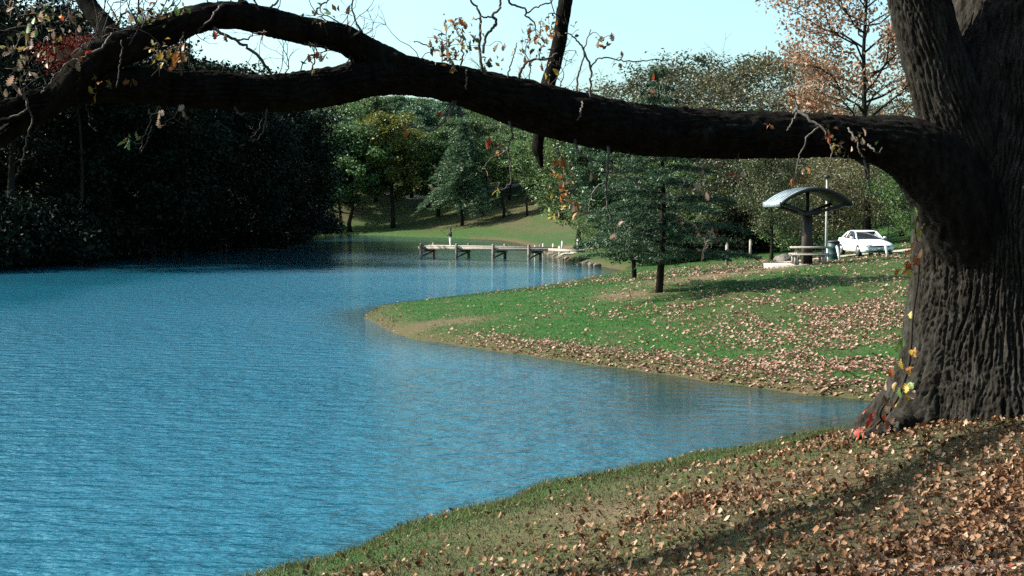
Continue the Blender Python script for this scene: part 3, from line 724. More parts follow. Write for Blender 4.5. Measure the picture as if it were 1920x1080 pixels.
# wooden posts on the lawn
for u, vb, D, h, lab in [(1363, 474, 86, 1.3, 'pale wooden post left of two, beside the olive tree'), (1407, 457, 97, 1.25, 'pale wooden post right of two, farther up the bank')]:
    x = (u - 960) / FPX * D; z = gz(x, D)
    p = empty('wooden_post', (x, D, z)); tag(p, lab, 'post', 'wooden posts on the lawn')
    mb = MB(); mb.box((0, 0, h / 2 - .15), (.16, .16, h + .3)); mb.build('shaft', M['wood'], p)
    mb = MB(); mb.box((0, 0, h + .04), (.16, .16, .08), None, .5); mb.build('cap', M['wood'], p)
for k, (u, D, h) in enumerate([(1003, 150, .95), (1018, 146, 1.0), (1037, 139, .9), (1049, 133, .85), (1054, 142, .95), (1083, 132, 1.3), (993, 158, .8)]):
    x = (u - 960) / FPX * D; z = gz(x, D)
    words = ['second', 'third', 'fourth', 'fifth', 'sixth', 'rightmost and tallest', 'leftmost']
    p = empty('shore_post', (x, D, z)); tag(p, 'short white post on the shore by the dock, %s of the row' % words[k], 'post', 'white posts on the shore by the dock')
    mb = MB(); mb.box((0, 0, h / 2 - .15), (.17, .17, h + .3)); mb.build('shaft', M['post'], p)
    mb = MB(); mb.box((0, 0, h + .04), (.17, .17, .08), None, .5); mb.build('cap', M['post'], p)
# boulders
def rock(name, loc, s, seed, label, group):
    bm = bmesh.new(); bmesh.ops.create_icosphere(bm, subdivisions=3, radius=1)
    for v_ in bm.verts:
        c = v_.co; n_ = float(fbm(c.x * 1.3 + seed * 5, c.y * 1.3, c.z * 1.3 + seed, 3)); q = .62 + .75 * n_
        v_.co = Vector((c.x * q * s[0], c.y * q * s[1], max(c.z * q, -.5) * s[2]))
    me = bpy.data.meshes.new(name); bm.to_mesh(me); bm.free(); me.materials.append(M['rock'])
    o = link(name, me, None, loc); o.rotation_euler = (0, 0, seed * 1.7); return tag(o, label, 'rock', group)
for k, (u, D, s) in enumerate([(1470, 80, .40), (1483, 82, .34), (1461, 83, .28)]):
    x = (u - 960) / FPX * D
    rock('boulder', (x, D, gz(x, D) + .2 * s), (s * 1.2, s, s), k + 1, ['largest pale boulder between olive tree and shelter', 'pale boulder nearest to the shelter column', 'smallest pale boulder close to the olive trunk'][k], 'boulders by the shelter')
shore = [(1034, 481), (1044, 483), (1053, 486), (1063, 488), (1074, 490), (1086, 492), (1098, 495), (1108, 498), (1120, 500), (1027, 476)]
ordn = ['second', 'third', 'fourth', 'fifth', 'sixth', 'seventh', 'eighth', 'ninth', 'tenth', 'first']
for k, (u, v) in enumerate(shore):
    p = onz(u, v - 1); s = .24 + .2 * random.random()
    rock('shore_rock', (p[0], p[1] + .2, .05), (s * 1.3, s, s * .8), k + 7, 'low shoreline rock right of the dock, %s from the dock' % ordn[k], 'rocks on the shore by the dock')

# ------------------------------------------------------------------ car
def make_car(loc, rz, label, paint):
    r = empty('parked_car', loc, rz); tag(r, label, 'car')
    # x forward, y left, z up; stations: x, half width, bottom, top (bonnet or belt line)
    st_ = [(2.22, .62, .34, .56), (2.16, .74, .24, .64), (2.0, .82, .20, .70), (1.6, .86, .18, .77), (1.0, .87, .18, .84), (.6, .875, .18, .88), (0, .88, .18, .90), (-.8, .88, .18, .92), (-1.5, .87, .20, .94), (-2.0, .84, .24, .95), (-2.2, .78, .30, .90), (-2.26, .66, .42, .80)]
    V = []; k = 12
    for x, w, zb, zt in st_:
        h = zt - zb
        half = [(0, zb), (w * .82, zb), (w * .97, zb + h * .18), (w, zb + h * .45), (w * .985, zb + h * .72), (w * .90, zt - h * .05), (w * .6, zt + .015)]
        ring = [(x, y, z) for y, z in half] + [(x, 0, zt + .03)] + [(x, -y, z) for y, z in half[:0:-1]]
        V += ring
    n = len(ring); q = []
    for a in range(len(st_) - 1):
        for c in range(n):
            c2 = (c + 1) % n; q.append([a * n + c, a * n + c2, (a + 1) * n + c2, (a + 1) * n + c])
    mb = MB(); mb.add(V, q)
    for a, fl in ((0, 0), (len(st_) - 1, 1)):
        cen = np.mean(V[a * n:(a + 1) * n], 0); base = mb.n
        mb.add(list(V[a * n:(a + 1) * n]) + [cen], None, [[n, c, (c + 1) % n] if fl else [n, (c + 1) % n, c] for c in range(n)])
    mb.build('body', paint, r, True)
    # glasshouse
    belt = [(.78, .70, .885), (.35, .78, .90), (-.9, .78, .93), (-1.72, .66, .955)]
    roof = [(.05, .55, 1.27), (-.2, .60, 1.295), (-.75, .60, 1.30), (-1.05, .54, 1.26)]
    Vg = [(x, y, z) for x, y, z in belt] + [(x, -y, z) for x, y, z in belt] + [(x, y, z) for x, y, z in roof] + [(x, -y, z) for x, y, z in roof]
    qg = [[0, 1, 9, 8], [1, 2, 10, 9], [2, 3, 11, 10], [5, 4, 12, 13], [6, 5, 13, 14], [7, 6, 14, 15], [4, 0, 8, 12], [3, 7, 15, 11], [8, 9, 13, 12], [9, 10, 14, 13], [10, 11, 15, 14]]
    mb = MB(); mb.add(Vg, qg); mb.build('windows', M['glass'], r)
    Vr = [(x * 1.02 + .005, y * 1.015, z + .008) for x, y, z in roof] + [(x * 1.02 + .005, -y * 1.015, z + .008) for x, y, z in roof]
    Vr += [(x, y * .9, z + .04) for x, y, z in roof] + [(x, -y * .9, z + .04) for x, y, z in roof]
    mb = MB(); mb.add(Vr, [[0, 1, 9, 8], [1, 2, 10, 9], [2, 3, 11, 10], [5, 4, 12, 13], [6, 5, 13, 14], [7, 6, 14, 15], [4, 0, 8, 12], [3, 7, 15, 11], [8, 9, 13, 12], [9, 10, 14, 13], [10, 11, 15, 14]]); mb.build('roof', paint, r, True)
    for s_ in (1, -1):
        for a, c in (((.78, .71 * s_, .885), (.05, .56 * s_, 1.28)), ((-.72, .79 * s_, .93), (-.62, .61 * s_, 1.30)), ((-1.66, .68 * s_, .955), (-1.02, .55 * s_, 1.27))):
            mb = MB(); mb.beam(a, c, .07, .05); mb.build('pillar', paint, r)
        mb = MB(); mb.box((.45, s_ * .90, .96), (.12, .16, .12), None, .8); mb.build('mirror', paint, r)
        for x in (1.33, -1.36):
            a = np.linspace(0, 2 * math.pi, 25)
            mb = MB(); mb.tube([(x, s_ * .70, .31), (x, s_ * .72, .31), (x, s_ * .87, .31), (x, s_ * .885, .31)], [.28, .31, .31, .28], 24)
            w = mb.build('wheel', M['rubber'], r, True)
            mb = MB(); mb.tube([(x, s_ * .86, .31), (x, s_ * .892, .31)], [.20, .19], 20); mb.build('rim', M['rim'], w)
        mb = MB(); mb.box((2.145, s_ * .55, .585), (.10, .34, .075)); mb.build('headlight', M['lamp'], r)
        mb = MB(); mb.box((2.19, s_ * .52, .37), (.06, .22, .07)); mb.build('indicator', M['lamp'], r)
        mb = MB(); mb.box((-2.2, s_ * .55, .74), (.1, .36, .12)); mb.build('tail_light', OAKCOL['r'], r)
    mb = MB(); mb.box((2.20, 0, .545), (.08, 1.05, .06)); mb.build('grille', M['trim'], r)
    mb = MB(); mb.box((2.19, 0, .30), (.07, 1.2, .09)); mb.build('air_intake', M['trim'], r)
    mb = MB(); mb.box((2.232, 0, .40), (.02, .34, .12)); mb.build('number_plate', M['plate'], r)
    return r
D = 73.5; x = (1622 - 960) / FPX * D
make_car((x, D, gz(x, D) + .05), math.atan2(-math.cos(R(5)), math.sin(R(5))), 'white sports coupe parked nose toward the lake beside the shelter', M['carpaint'])
D = 288; x = (1024 - 960) / FPX * D
make_car((x, D - 3, gz(x, D - 3) + .1), R(12), 'tiny distant white car on the hill path above the dock', M['carpaint'])

# ------------------------------------------------------------------ dock
p0 = onz(785, 463, 1.0); p1 = onz(1027, 467, 1.0)
d_ = (p1 - p0); Ld = float(np.linalg.norm(d_)); ang = math.atan2(d_[1], d_[0])
dk = empty('fishing_dock', (p0[0], p0[1], 0), ang)
tag(dk, 'long low wooden fishing dock on paired piles reaching into the lake', 'dock')
W2 = 1.7
for k in range(int(Ld / .3)):
    mb = MB(); mb.box((.15 + k * .3, W2 / 2, 1.0), (.27, W2, .06)); mb.build('plank', M['wood'], dk)
for y in (-.06, W2 + .06):
    mb = MB(); mb.box((Ld / 2, y, .92), (Ld, .1, .24)); mb.build('edge_beam', M['wood'], dk)
    mb = MB(); mb.box((Ld / 2, y, 1.12), (Ld, .1, .09)); mb.build('kerb_rail', M['wood'], dk)
for f in (.02, .305, .59, .86):
    x = f * Ld + .15
    for y in (-.24, W2 + .24):
        mb = MB(); mb.tube([(x, y, -1.5), (x, y, 0), (x, y, 1.34), (x, y, 1.38)], [.15, .145, .13, .08], 12); mb.build('pile', M['pile'], dk, True)
    mb = MB(); mb.box((x + .2, W2 / 2, .68), (.16, W2 + .5, .22)); mb.build('crossbeam', M['pile'], dk)
    mb = MB(); mb.beam((x + .02, -.1, .12), (x + .02, W2 + .1, .55), .07, .14); mb.build('brace', M['pile'], dk)
gp = onz(1072, 463, 1.35)
gw = empty('gangway', (p1[0], p1[1], 0), math.atan2(gp[1] - p1[1] - .9, gp[0] - p1[0]))
tag(gw, 'short pale ramp joining the dock to the grassy shore', 'ramp')
Lg = math.hypot(gp[0] - p1[0], gp[1] - p1[1])
gend = gz(gp[0], gp[1])
for k in range(int(Lg / .3)):
    t = (k + .5) / (Lg / .3); mb = MB(); mb.box((.25 + k * .3, .75, 1.02 + (max(gend, 1.0) - 1.0) * t), (.27, 1.4, .06)); mb.build('plank', M['concrete'], gw)
for y in (.05, 1.45):
    mb = MB(); mb.beam((.1, y, .94), (Lg, y, max(gend, 1.0) - .05), .1, .2); mb.build('side_beam', M['wood'], gw)

# ------------------------------------------------------------------ person on the dock
def person(loc, rz, label):
    r = empty('person', loc, rz); tag(r, label, 'person')
    J = {'pel': (0, 0, .95, .14, .11), 'wst': (0, 0, 1.12, .145, .11), 'chs': (.01, 0, 1.34, .17, .12), 'nkb': (0, 0, 1.49, .075, .075), 'nk': (.01, 0, 1.55, .055, .06), 'hd': (.02, 0, 1.65, .085, .10), 'tp': (.02, 0, 1.74, .06, .075)}
    E = [('pel', 'wst'), ('wst', 'chs'), ('chs', 'nkb'), ('nkb', 'nk'), ('nk', 'hd'), ('hd', 'tp')]
    for s_, n_ in ((1, 'L'), (-1, 'R')):
        J.update({'hip' + n_: (0, s_ * .10, .88, .095, .10), 'kn' + n_: (.03 * s_ + .03, s_ * .12, .49, .065, .07), 'an' + n_: (.03 * s_, s_ * .13, .09, .045, .05), 'to' + n_: (.03 * s_ + .16, s_ * .15, .04, .04, .03),
                  'sh' + n_: (0, s_ * .20, 1.42, .065, .07), 'el' + n_: (.07, s_ * .26, 1.15, .05, .05), 'wr' + n_: (.31, s_ * .13, 1.14 + .03 * s_, .035, .035), 'ha' + n_: (.40, s_ * .06, 1.16 + .03 * s_, .04, .03)})
        E += [('pel', 'hip' + n_), ('hip' + n_, 'kn' + n_), ('kn' + n_, 'an' + n_), ('an' + n_, 'to' + n_), ('chs', 'sh' + n_), ('sh' + n_, 'el' + n_), ('el' + n_, 'wr' + n_), ('wr' + n_, 'ha' + n_)]
    K = list(J); me = bpy.data.meshes.new('skeleton')
    me.from_pydata([J[k][:3] for k in K], [(K.index(a), K.index(c)) for a, c in E], [])
    o = link('skeleton', me)
    o.modifiers.new('skin', 'SKIN'); o.modifiers.new('sub', 'SUBSURF').levels = 2
    for k, sv in zip(K, me.skin_vertices[0].data):
        sv.radius = (J[k][3] * 1.15, J[k][4] * 1.15)
    me.skin_vertices[0].data[0].use_root = True
    dg = bpy.context.evaluated_depsgraph_get(); nm = bpy.data.meshes.new_from_object(o.evaluated_get(dg))
    bpy.data.objects.remove(o)
    nm.materials.clear()
    for k in ('trousers', 'jacket', 'skin'): nm.materials.append(M[k])
    for p in nm.polygons:
        c = p.center; p.use_smooth = True
        p.material_index = 2 if (c.z > 1.53 or (c.x > .30 and c.z > 1)) else (0 if c.z < .97 else 1)
        if c.z < .07: p.material_index = 1
    link('body', nm, r)
    bm = bmesh.new(); bmesh.ops.create_uvsphere(bm, u_segments=14, v_segments=9, radius=.118)
    for v_ in bm.verts:
        v_.co = Vector((v_.co.x * 1.02 + .005, v_.co.y * .9, max(v_.co.z, -.01 - (.07 if v_.co.x < 0 else 0)) * 1.05 + 1.69))
    hm = bpy.data.meshes.new('hair'); bm.to_mesh(hm); bm.free(); hm.materials.append(M['hair']); link('hair', hm, r)
    return r
dv = d_ / Ld; nv = np.array([-dv[1], dv[0], 0])
fp = p0 + dv * (Ld * .218) + nv * .85
prz = R(205)
person((fp[0], fp[1], 1.03), prz, 'person in dark jacket and white trousers fishing on the dock')
rd = empty('fishing_rod', (fp[0], fp[1], 1.03), prz); tag(rd, 'thin fishing rod held out by the person on the dock', 'fishing rod')
mb = MB(); mb.tube([(.34, 0, 1.10), (.42, 0, 1.18), (1.2, 0, 1.72), (2.0, 0, 2.15), (2.5, 0, 2.3)], [.016, .014, .010, .007, .004], 6); mb.build('rod_blank', M['twig'], rd)
mb = MB(); mb.tube([(.30, 0, 1.075), (.46, 0, 1.205)], [.02, .02], 8); mb.build('grip', M['dark_steel'], rd)

# ------------------------------------------------------------------ the big oak
def px(rows):
    out = []
    for u, v, D, r in rows: out.append([*at(u, v, D), r * D / FPX])
    return np.array(out)
oak_c = at(1890, 790, 16)
OZ = gz(oak_c[0], oak_c[1])
oak = empty('oak_tree', (oak_c[0], oak_c[1], OZ)); tag(oak, 'huge old oak with furrowed trunk and long limb arching over the lake', 'tree')
OFF = np.array([oak_c[0], oak_c[1], OZ])
def bark(amp, wl=.085, stretch=.55, seed=0, flare=0.0):
    def f(P, rad, a, dirs):
        s = np.concatenate([[0], np.cumsum(np.linalg.norm(np.diff(P, axis=0), axis=1))])
        S_, A = np.meshgrid(s, a, indexing='ij'); Rr = rad.mean()
        cx, cy = np.cos(A) * Rr, np.sin(A) * Rr
        wx = (fbm(cx * 2.2, cy * 2.2, S_ * 1.6 + seed, 2) - .5) * .16
        arc = A * Rr; per = 2 * math.pi * Rr
        nr = max(4, round(per / wl))
        def lay(nrid, st, sd, wob):
            ph = A / (2 * math.pi) * nrid + wob * (fbm(np.cos(A) * Rr * 3.2 + sd, np.sin(A) * Rr * 3.2, S_ / st, 2) - .5)
            brk = np.abs(vnoise(np.cos(A) * nrid * .3 + sd, np.sin(A) * nrid * .3, S_ / (st * .55)) - .5)
            return np.clip(1.75 * np.abs(np.sin(math.pi * ph)) ** .9 - .2, 0, 1) * (.45 + .55 * np.clip(brk * 7, 0, 1))
        h = .72 * lay(nr, stretch, seed, 4.6) + .5 * lay(nr * 2, stretch * .45, seed + 11, 6.0)
        big = (fbm(cx * .9, cy * .9, S_ * .5 + seed, 2) - .5) * rad[:, None] * .28
        out = amp * (h - .6) + big + amp * .4 * (vnoise(cx * 45, cy * 45, S_ * 28) - .5)
        if flare:
            zrel = (P[:, 2] - OZ)[:, None]
            fl = np.clip(1 - (zrel + .1) / 1.5, 0, 1.3) ** 2.2
            lobes = np.maximum(0, np.cos(A * 5 + .9 + .6 * np.sin(A * 2))) ** 1.5 + .25
            out = out + flare * fl * lobes
        return out
    return f
def sub(P): return P[:, :3] - OFF
trunk = px([(1893, 905, 16, 262), (1893, 850, 16, 226), (1892, 800, 16, 212), (1891, 740, 16, 198), (1891, 680, 16, 187), (1891, 600, 16, 178), (1893, 520, 16, 170), (1896, 420, 16, 166), (1902, 300, 16.1, 160), (1915, 150, 16.2, 150), (1935, 0, 16.3, 138), (1960, -250, 16.4, 118), (1990, -600, 16.5, 88), (2010, -1000, 16.5, 50), (2030, -1400, 16.6, 15)])
LIMBS = {}
def piece(name, rows, n, sides, amp, wl=.07, mat='bark_dark', sd=1, flare=0, stretch=.5):
    P = spline(px(rows) if not isinstance(rows, np.ndarray) else rows, n)
    mb = MB(); mb.tube(P[:, :3], np.maximum(P[:, 3], .004), sides, True, bark(amp, wl, stretch, sd, flare) if amp else None)
    o = mb.build(name, M[mat], oak, True); o.location = tuple(-OFF)
    LIMBS.setdefault(name, []).append((P, o))
    return o, P
piece('trunk', trunk[:11], 400, 600, .052, .09, 'bark', 3, .40, .8)
piece('stem', trunk[9:], 120, 240, .07, .10, 'bark', 4)
piece('stem', [(1890, 470, 16.0, 60), (1845, 360, 15.75, 66), (1800, 250, 15.6, 64), (1762, 140, 15.6, 58), (1727, 20, 15.6, 54), (1700, -100, 15.6, 50), (1672, -300, 15.6, 44), (1640, -600, 15.5, 32), (1600, -900, 15.4, 14)], 260, 200, .042, .08, 'bark', 5, 0, .8)
limb_rows = [(1900, 560, 15.9, 90), (1850, 470, 15.7, 96), (1800, 385, 15.5, 86), (1750, 314, 15.4, 76), (1690, 274, 15.3, 58), (1600, 257, 15.2, 41), (1500, 254, 15.1, 42), (1380, 253, 14.95, 44), (1280, 248, 14.8, 45), (1180, 240, 14.6, 45), (1080, 220, 14.3, 46), (980, 194, 14.0, 44), (870, 163, 13.7, 35), (800, 148, 13.5, 32), (740, 138, 13.3, 37), (690, 144, 13.15, 35), (640, 158, 13.0, 33), (560, 171, 12.8, 33), (480, 175, 12.55, 31), (400, 169, 12.3, 33), (330, 166, 12.1, 32), (250, 160, 11.9, 28), (170, 165, 11.7, 24), (90, 185, 11.5, 20), (0, 212, 11.2, 16), (-150, 235, 10.8, 12), (-350, 240, 10.4, 8), (-600, 220, 10, 4)]
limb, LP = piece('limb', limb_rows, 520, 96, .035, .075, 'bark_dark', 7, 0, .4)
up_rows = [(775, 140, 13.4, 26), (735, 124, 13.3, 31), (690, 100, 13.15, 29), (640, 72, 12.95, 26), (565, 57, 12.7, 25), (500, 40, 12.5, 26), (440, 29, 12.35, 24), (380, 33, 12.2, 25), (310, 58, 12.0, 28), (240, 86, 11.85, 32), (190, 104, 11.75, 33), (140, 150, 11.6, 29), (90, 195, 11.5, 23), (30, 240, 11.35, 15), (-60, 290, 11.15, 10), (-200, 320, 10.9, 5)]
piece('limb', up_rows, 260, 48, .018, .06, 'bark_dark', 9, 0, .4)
piece('branch', [(225, 95, 11.85, 20), (200, 55, 11.9, 19), (165, 8, 12.0, 16), (125, -60, 12.1, 13), (60, -180, 12.2, 8), (-40, -300, 12.3, 3)], 80, 20, .012, .05)
piece('branch', [(1715, -60, 15.6, 30), (1600, -260, 15.4, 28), (1420, -400, 15.1, 25), (1250, -390, 14.9, 22), (1130, -250, 14.8, 18), (1075, -80, 14.75, 14), (1058, 15, 14.75, 12.5), (1050, 70, 14.75, 12.5), (1038, 125, 14.75, 13), (1022, 175, 14.75, 13), (1012, 235, 14.7, 11), (1008, 275, 14.65, 10), (1012, 296, 14.65, 6), (1016, 314, 14.65, 2)], 160, 20, .012, .05)
# limbs above the picture that carry the rest of the crown
hi = [[(1700, -220, 15.5, 40), (1400, -480, 14.6, 34), (1000, -620, 13.4, 28), (500, -660, 12, 20), (0, -640, 10.8, 12), (-400, -560, 10, 5)],
      [(1950, -300, 16.4, 60), (1700, -640, 14.5, 44), (1300, -900, 12, 32), (700, -950, 10.2, 20), (100, -900, 9, 8)],
      [(1975, -450, 16.4, 50), (2300, -700, 16, 36), (2700, -800, 15, 20), (3000, -800, 14, 8)],
      [(1985, -560, 16.5, 45), (1800, -900, 18, 34), (1500, -1100, 20, 22), (1200, -1200, 22, 8)]]
hi += [[(700, -640, 12.4, 16), (350, -520, 11.6, 12), (50, -380, 10.8, 8), (-200, -300, 10.2, 3)], [(400, -660, 11.8, 14), (100, -760, 11, 10), (-300, -820, 10, 6), (-700, -800, 9.4, 3)], [(200, -650, 11.2, 12), (-100, -480, 10.2, 8), (-400, -420, 9.4, 5), (-800, -300, 8.8, 2)], [(-150, 235, 10.8, 12), (-500, 60, 10.6, 10), (-1000, -150, 10.4, 8), (-1700, -350, 10, 6), (-2300, -420, 9.6, 3)], [(-200, 318, 10.9, 6), (-500, 250, 10.2, 5), (-900, 150, 9.6, 4), (-1300, 120, 9.0, 2)], [(-600, 30, 10.6, 9), (-1000, -400, 10.4, 8), (-1500, -800, 10, 6), (-2200, -1000, 9.6, 3)]]
for k, rows in enumerate(hi): piece('branch', rows, 90, 16, .02, .08, 'bark_dark', 20 + k)

# hand placed twigs
def twig(rows, name='twig', mat='twig', n=None, parent=None):
    P = spline(px(rows), n or len(rows) * 5)
    P[1:-1, :3] += np.random.RandomState(len(LIMBS.get('twig', [])) + 5).normal(size=(len(P) - 2, 3)) * .006
    mb = MB(); mb.tube(P[:, :3], np.maximum(P[:, 3] * .62, .002), 6, True)
    o = mb.build(name, M[mat], oak, True); o.location = tuple(-OFF)
    LIMBS.setdefault('twig', []).append((P, o))
    return o
D0 = 13.75
for rows in [[(905, 140, D0, 5), (900, 95, D0, 4.5), (900, 55, D0, 4), (898, 22, D0, 3.5), (882, 0, D0, 3), (865, -30, D0, 2)],
             [(906, 100, D0, 4), (912, 66, D0, 4), (927, 50, D0, 4.5), (931, 40, D0, 4.5), (922, 28, D0, 4.5), (937, 16, D0, 4), (938, -5, D0, 4), (944, -60, D0, 3)],
             [(922, 32, D0, 3), (905, 33, D0, 2.5), (885, 37, D0, 1.5)],
             [(935, -20, D0, 4), (960, 8, D0, 3.5), (984, 16, D0, 3), (988, 28, D0, 3), (1002, 45, D0, 2.5), (1006, 62, D0, 1.5)],
             [(988, 24, D0, 2.5), (1010, 12, D0, 2.5), (1040, -4, D0, 2.5), (1062, -40, D0, 2)],
             [(1107, 195, 14.2, 4), (1107, 165, 14.2, 3.5), (1107, 126, 14.2, 3.5), (1094, 95, 14.2, 3), (1078, 72, 14.2, 2.5), (1060, 62, 14.2, 2)],
             [(1083, 190, 14.2, 4), (1083, 150, 14.2, 3), (1092, 115, 14.2, 2.5), (1098, 85, 14.2, 2), (1108, 55, 14.2, 1.5)],
             [(1107, 128, 14.2, 2.5), (1118, 112, 14.2, 2.5), (1140, 108, 14.2, 2.2), (1175, 116, 14.2, 2), (1215, 113, 14.2, 1.8), (1260, 112, 14.2, 1.2)],
             [(968, 160, 13.9, 5), (978, 130, 13.9, 4.5), (990, 115, 13.9, 4), (1025, 110, 13.9, 3.5), (1045, 100, 14.0, 2)],
             [(950, 150, 13.8, 3), (958, 120, 13.8, 2), (965, 100, 13.8, 2), (970, 80, 13.8, 1.5)],
             [(400, 52, 12.1, 5), (440, 75, 12.1, 4.5), (470, 92, 12.1, 4.5), (495, 120, 12.1, 4.5), (516, 148, 12.3, 4)],
             [(440, 75, 12.1, 3), (465, 72, 12.1, 2.5), (480, 62, 12.1, 2), (500, 60, 12.1, 1.5)],
             [(1140, 275, 14.3, 4.5), (1141, 310, 14.2, 4), (1136, 345, 14.2, 3.5), (1140, 390, 14.2, 2.5), (1148, 420, 14.2, 2), (1154, 438, 14.2, 1.5)],
             [(1141, 305, 14.2, 3), (1165, 325, 14.1, 3), (1190, 340, 14.1, 3), (1220, 358, 14.1, 2.5), (1238, 376, 14.1, 1.5)],
             [(1138, 340, 14.2, 2.5), (1118, 352, 14.2, 2.2), (1106, 375, 14.2, 2), (1104, 400, 14.2, 1.5)],
             [(1078, 262, 14.1, 4), (1085, 285, 14.0, 3), (1112, 300, 14.0, 3), (1136, 306, 14.1, 2)],
             [(855, 190, 13.5, 4), (850, 205, 13.45, 3.5), (870, 215, 13.4, 2.5)],
             [(955, 228, 13.8, 4), (960, 255, 13.7, 3), (945, 285, 13.7, 2.5), (918, 300, 13.7, 2), (905, 316, 13.7, 1.5)],
             [(950, 275, 13.7, 2.5), (958, 315, 13.7, 2), (955, 345, 13.7, 2), (940, 356, 13.7, 1.5), (930, 352, 13.7, 1)],
             [(1488, 212, 14.75, 8), (1496, 208, 14.7, 6), (1520, 225, 14.6, 4.5), (1545, 243, 14.55, 4), (1552, 262, 14.5, 2.5)],
             [(1535, 238, 14.55, 3), (1518, 252, 14.5, 3), (1508, 275, 14.5, 2.8), (1497, 295, 14.5, 2.5), (1492, 325, 14.5, 2)],
             [(1494, 212, 14.7, 4), (1486, 228, 14.6, 2.5), (1475, 245, 14.6, 2)],
             [(1497, 212, 14.7, 4), (1492, 190, 14.7, 2.5), (1480, 165, 14.7, 1.5)],
             [(1552, 258, 14.5, 2.5), (1560, 285, 14.4, 2.2), (1550, 320, 14.4, 2), (1530, 338, 14.4, 1.8), (1505, 352, 14.4, 1.5)],
             [(1590, 240, 14.9, 3), (1605, 262, 14.8, 3), (1612, 285, 14.8, 2.5), (1622, 296, 14.8, 1.5)],
             [(1628, 270, 14.8, 3.5), (1640, 282, 14.7, 3), (1648, 286, 14.7, 2.5), (1654, 276, 14.7, 2)],
             [(1620, 300, 15.0, 3), (1628, 325, 14.8, 2.2), (1630, 352, 14.8, 2), (1640, 366, 14.8, 2), (1655, 362, 14.8, 1.5)],
             [(1600, 205, 15.0, 3), (1604, 190, 14.9, 2.5), (1620, 170, 14.9, 1.5)],
             [(850, 128, 13.6, 3.5), (845, 110, 13.5, 3), (820, 95, 13.5, 2.5), (790, 80, 13.5, 2), (775, 78, 13.5, 1.2)],
             [(862, 130, 13.6, 3), (868, 100, 13.5, 2.5), (862, 70, 13.5, 2), (850, 45, 13.5, 1.5)],
             [(770, 238, 13.2, 1.5), (790, 240, 13.2, 2.5), (812, 244, 13.2, 3), (835, 225, 13.3, 3), (850, 190, 13.5, 4)],
             [(20, 155, 11.1, 5), (45, 180, 11.1, 4.5), (52, 205, 11.1, 4), (20, 220, 11.1, 3), (-20, 225, 11.1, 2)],
             [(52, 200, 11.1, 3), (60, 225, 11.1, 2.5), (50, 265, 11.1, 2.2), (40, 305, 11.1, 1.5)],
             [(210, 62, 11.5, 3), (190, 90, 11.4, 4), (160, 105, 11.4, 3.5), (125, 120, 11.4, 3), (105, 140, 11.4, 2)],
             [(110, 135, 11.3, 3), (95, 155, 11.3, 3), (78, 175, 11.3, 2.5)], [(228, 75, 11.5, 2), (227, 105, 11.5, 2.5), (225, 125, 11.5, 2), (218, 165, 11.5, 2)],
             [(250, 30, 12.0, 4), (235, 20, 12.1, 3.5), (215, 50, 12.0, 4), (200, 75, 11.9, 3)], [(255, 40, 12, 3), (262, 0, 12, 3), (272, -40, 12, 3)],
             [(285, 235, 11.7, 1.5), (278, 260, 11.7, 2), (266, 285, 11.7, 1.5)], [(280, 205, 11.7, 3), (282, 225, 11.7, 2), (270, 255, 11.7, 2), (262, 280, 11.7, 1.5)],
             [(440, 200, 12.1, 3), (448, 212, 12.1, 2.5), (460, 212, 12.1, 1.5)], [(500, 205, 12.3, 3), (497, 225, 12.3, 2), (492, 250, 12.3, 2), (478, 264, 12.3, 1.5), (465, 262, 12.3, 1)],
             [(420, 10, 12.2, 5), (410, 15, 12.1, 3), (400, 30, 12.0, 3), (380, 50, 12.0, 2.5), (372, 62, 12, 2)], [(875, 130, 13.4, 2), (875, 145, 13.3, 2.5), (874, 168, 13.3, 2)],
             [(1092, 190, 14.0, 2), (1090, 205, 13.9, 2.5), (1088, 218, 13.9, 2), (1080, 226, 13.9, 1.5)], [(590, 30, 12.6, 4), (600, 10, 12.6, 3), (615, 0, 12.6, 2.5), (640, -30, 12.6, 2)],
             [(600, 12, 12.6, 2.5), (606, 35, 12.5, 2), (612, 40, 12.5, 1.5)], [(585, 130, 12.7, 3), (590, 105, 12.7, 2), (585, 85, 12.7, 1.5)], [(340, 140, 11.9, 4), (336, 110, 11.8, 4), (338, 80, 11.8, 3), (345, 60, 11.9, 2)],
             [(680, 60, 13.0, 4), (668, 40, 13, 3), (660, 10, 13, 2.5), (670, -40, 13, 2)], [(505, 15, 12.4, 4), (520, 0, 12.4, 3), (530, -40, 12.4, 2)]]:
    twig(rows)
rngT = np.random.RandomState(9)
def fine_twig(base, D, L0, ang, fork=3, r0=.006):
    n = 7; p = [np.array(base, float)]; a = ang
    for q in range(n):
        a += rngT.normal() * .38; st_ = L0 / n
        p.append(p[-1] + np.array([math.cos(a) * st_, rngT.normal() * st_ * .35, math.sin(a) * st_]))
    mb = MB(); mb.tube(p, np.linspace(r0, r0 * .35, n + 1), 5)
    for f in range(fork):
        k = rngT.randint(2, n); b0 = a + rngT.choice([-1, 1]) * rngT.uniform(.4, 1.1); l2 = L0 * rngT.uniform(.2, .5)
        q2 = [p[k]]
        for e in range(4):
            b0 += rngT.normal() * .35; q2.append(q2[-1] + np.array([math.cos(b0), rngT.normal() * .4, math.sin(b0)]) * l2 / 4)
        mb.tube(q2, np.linspace(r0 * .55, r0 * .25, 5), 4)
        for g in range(2):
            b1 = b0 + rngT.choice([-1, 1]) * rngT.uniform(.5, 1); q3 = q2[rngT.randint(1, 4)]
            mb.tube([q3, q3 + np.array([math.cos(b1), rngT.normal() * .3, math.sin(b1)]) * l2 * .3], [r0 * .3, r0 * .2], 4)
    o = mb.build('twig', M['twig_dark'], oak, True); o.location = tuple(-OFF)
    LIMBS['twig'].append((np.column_stack([np.array(p), np.full(n + 1, .004)]), o))
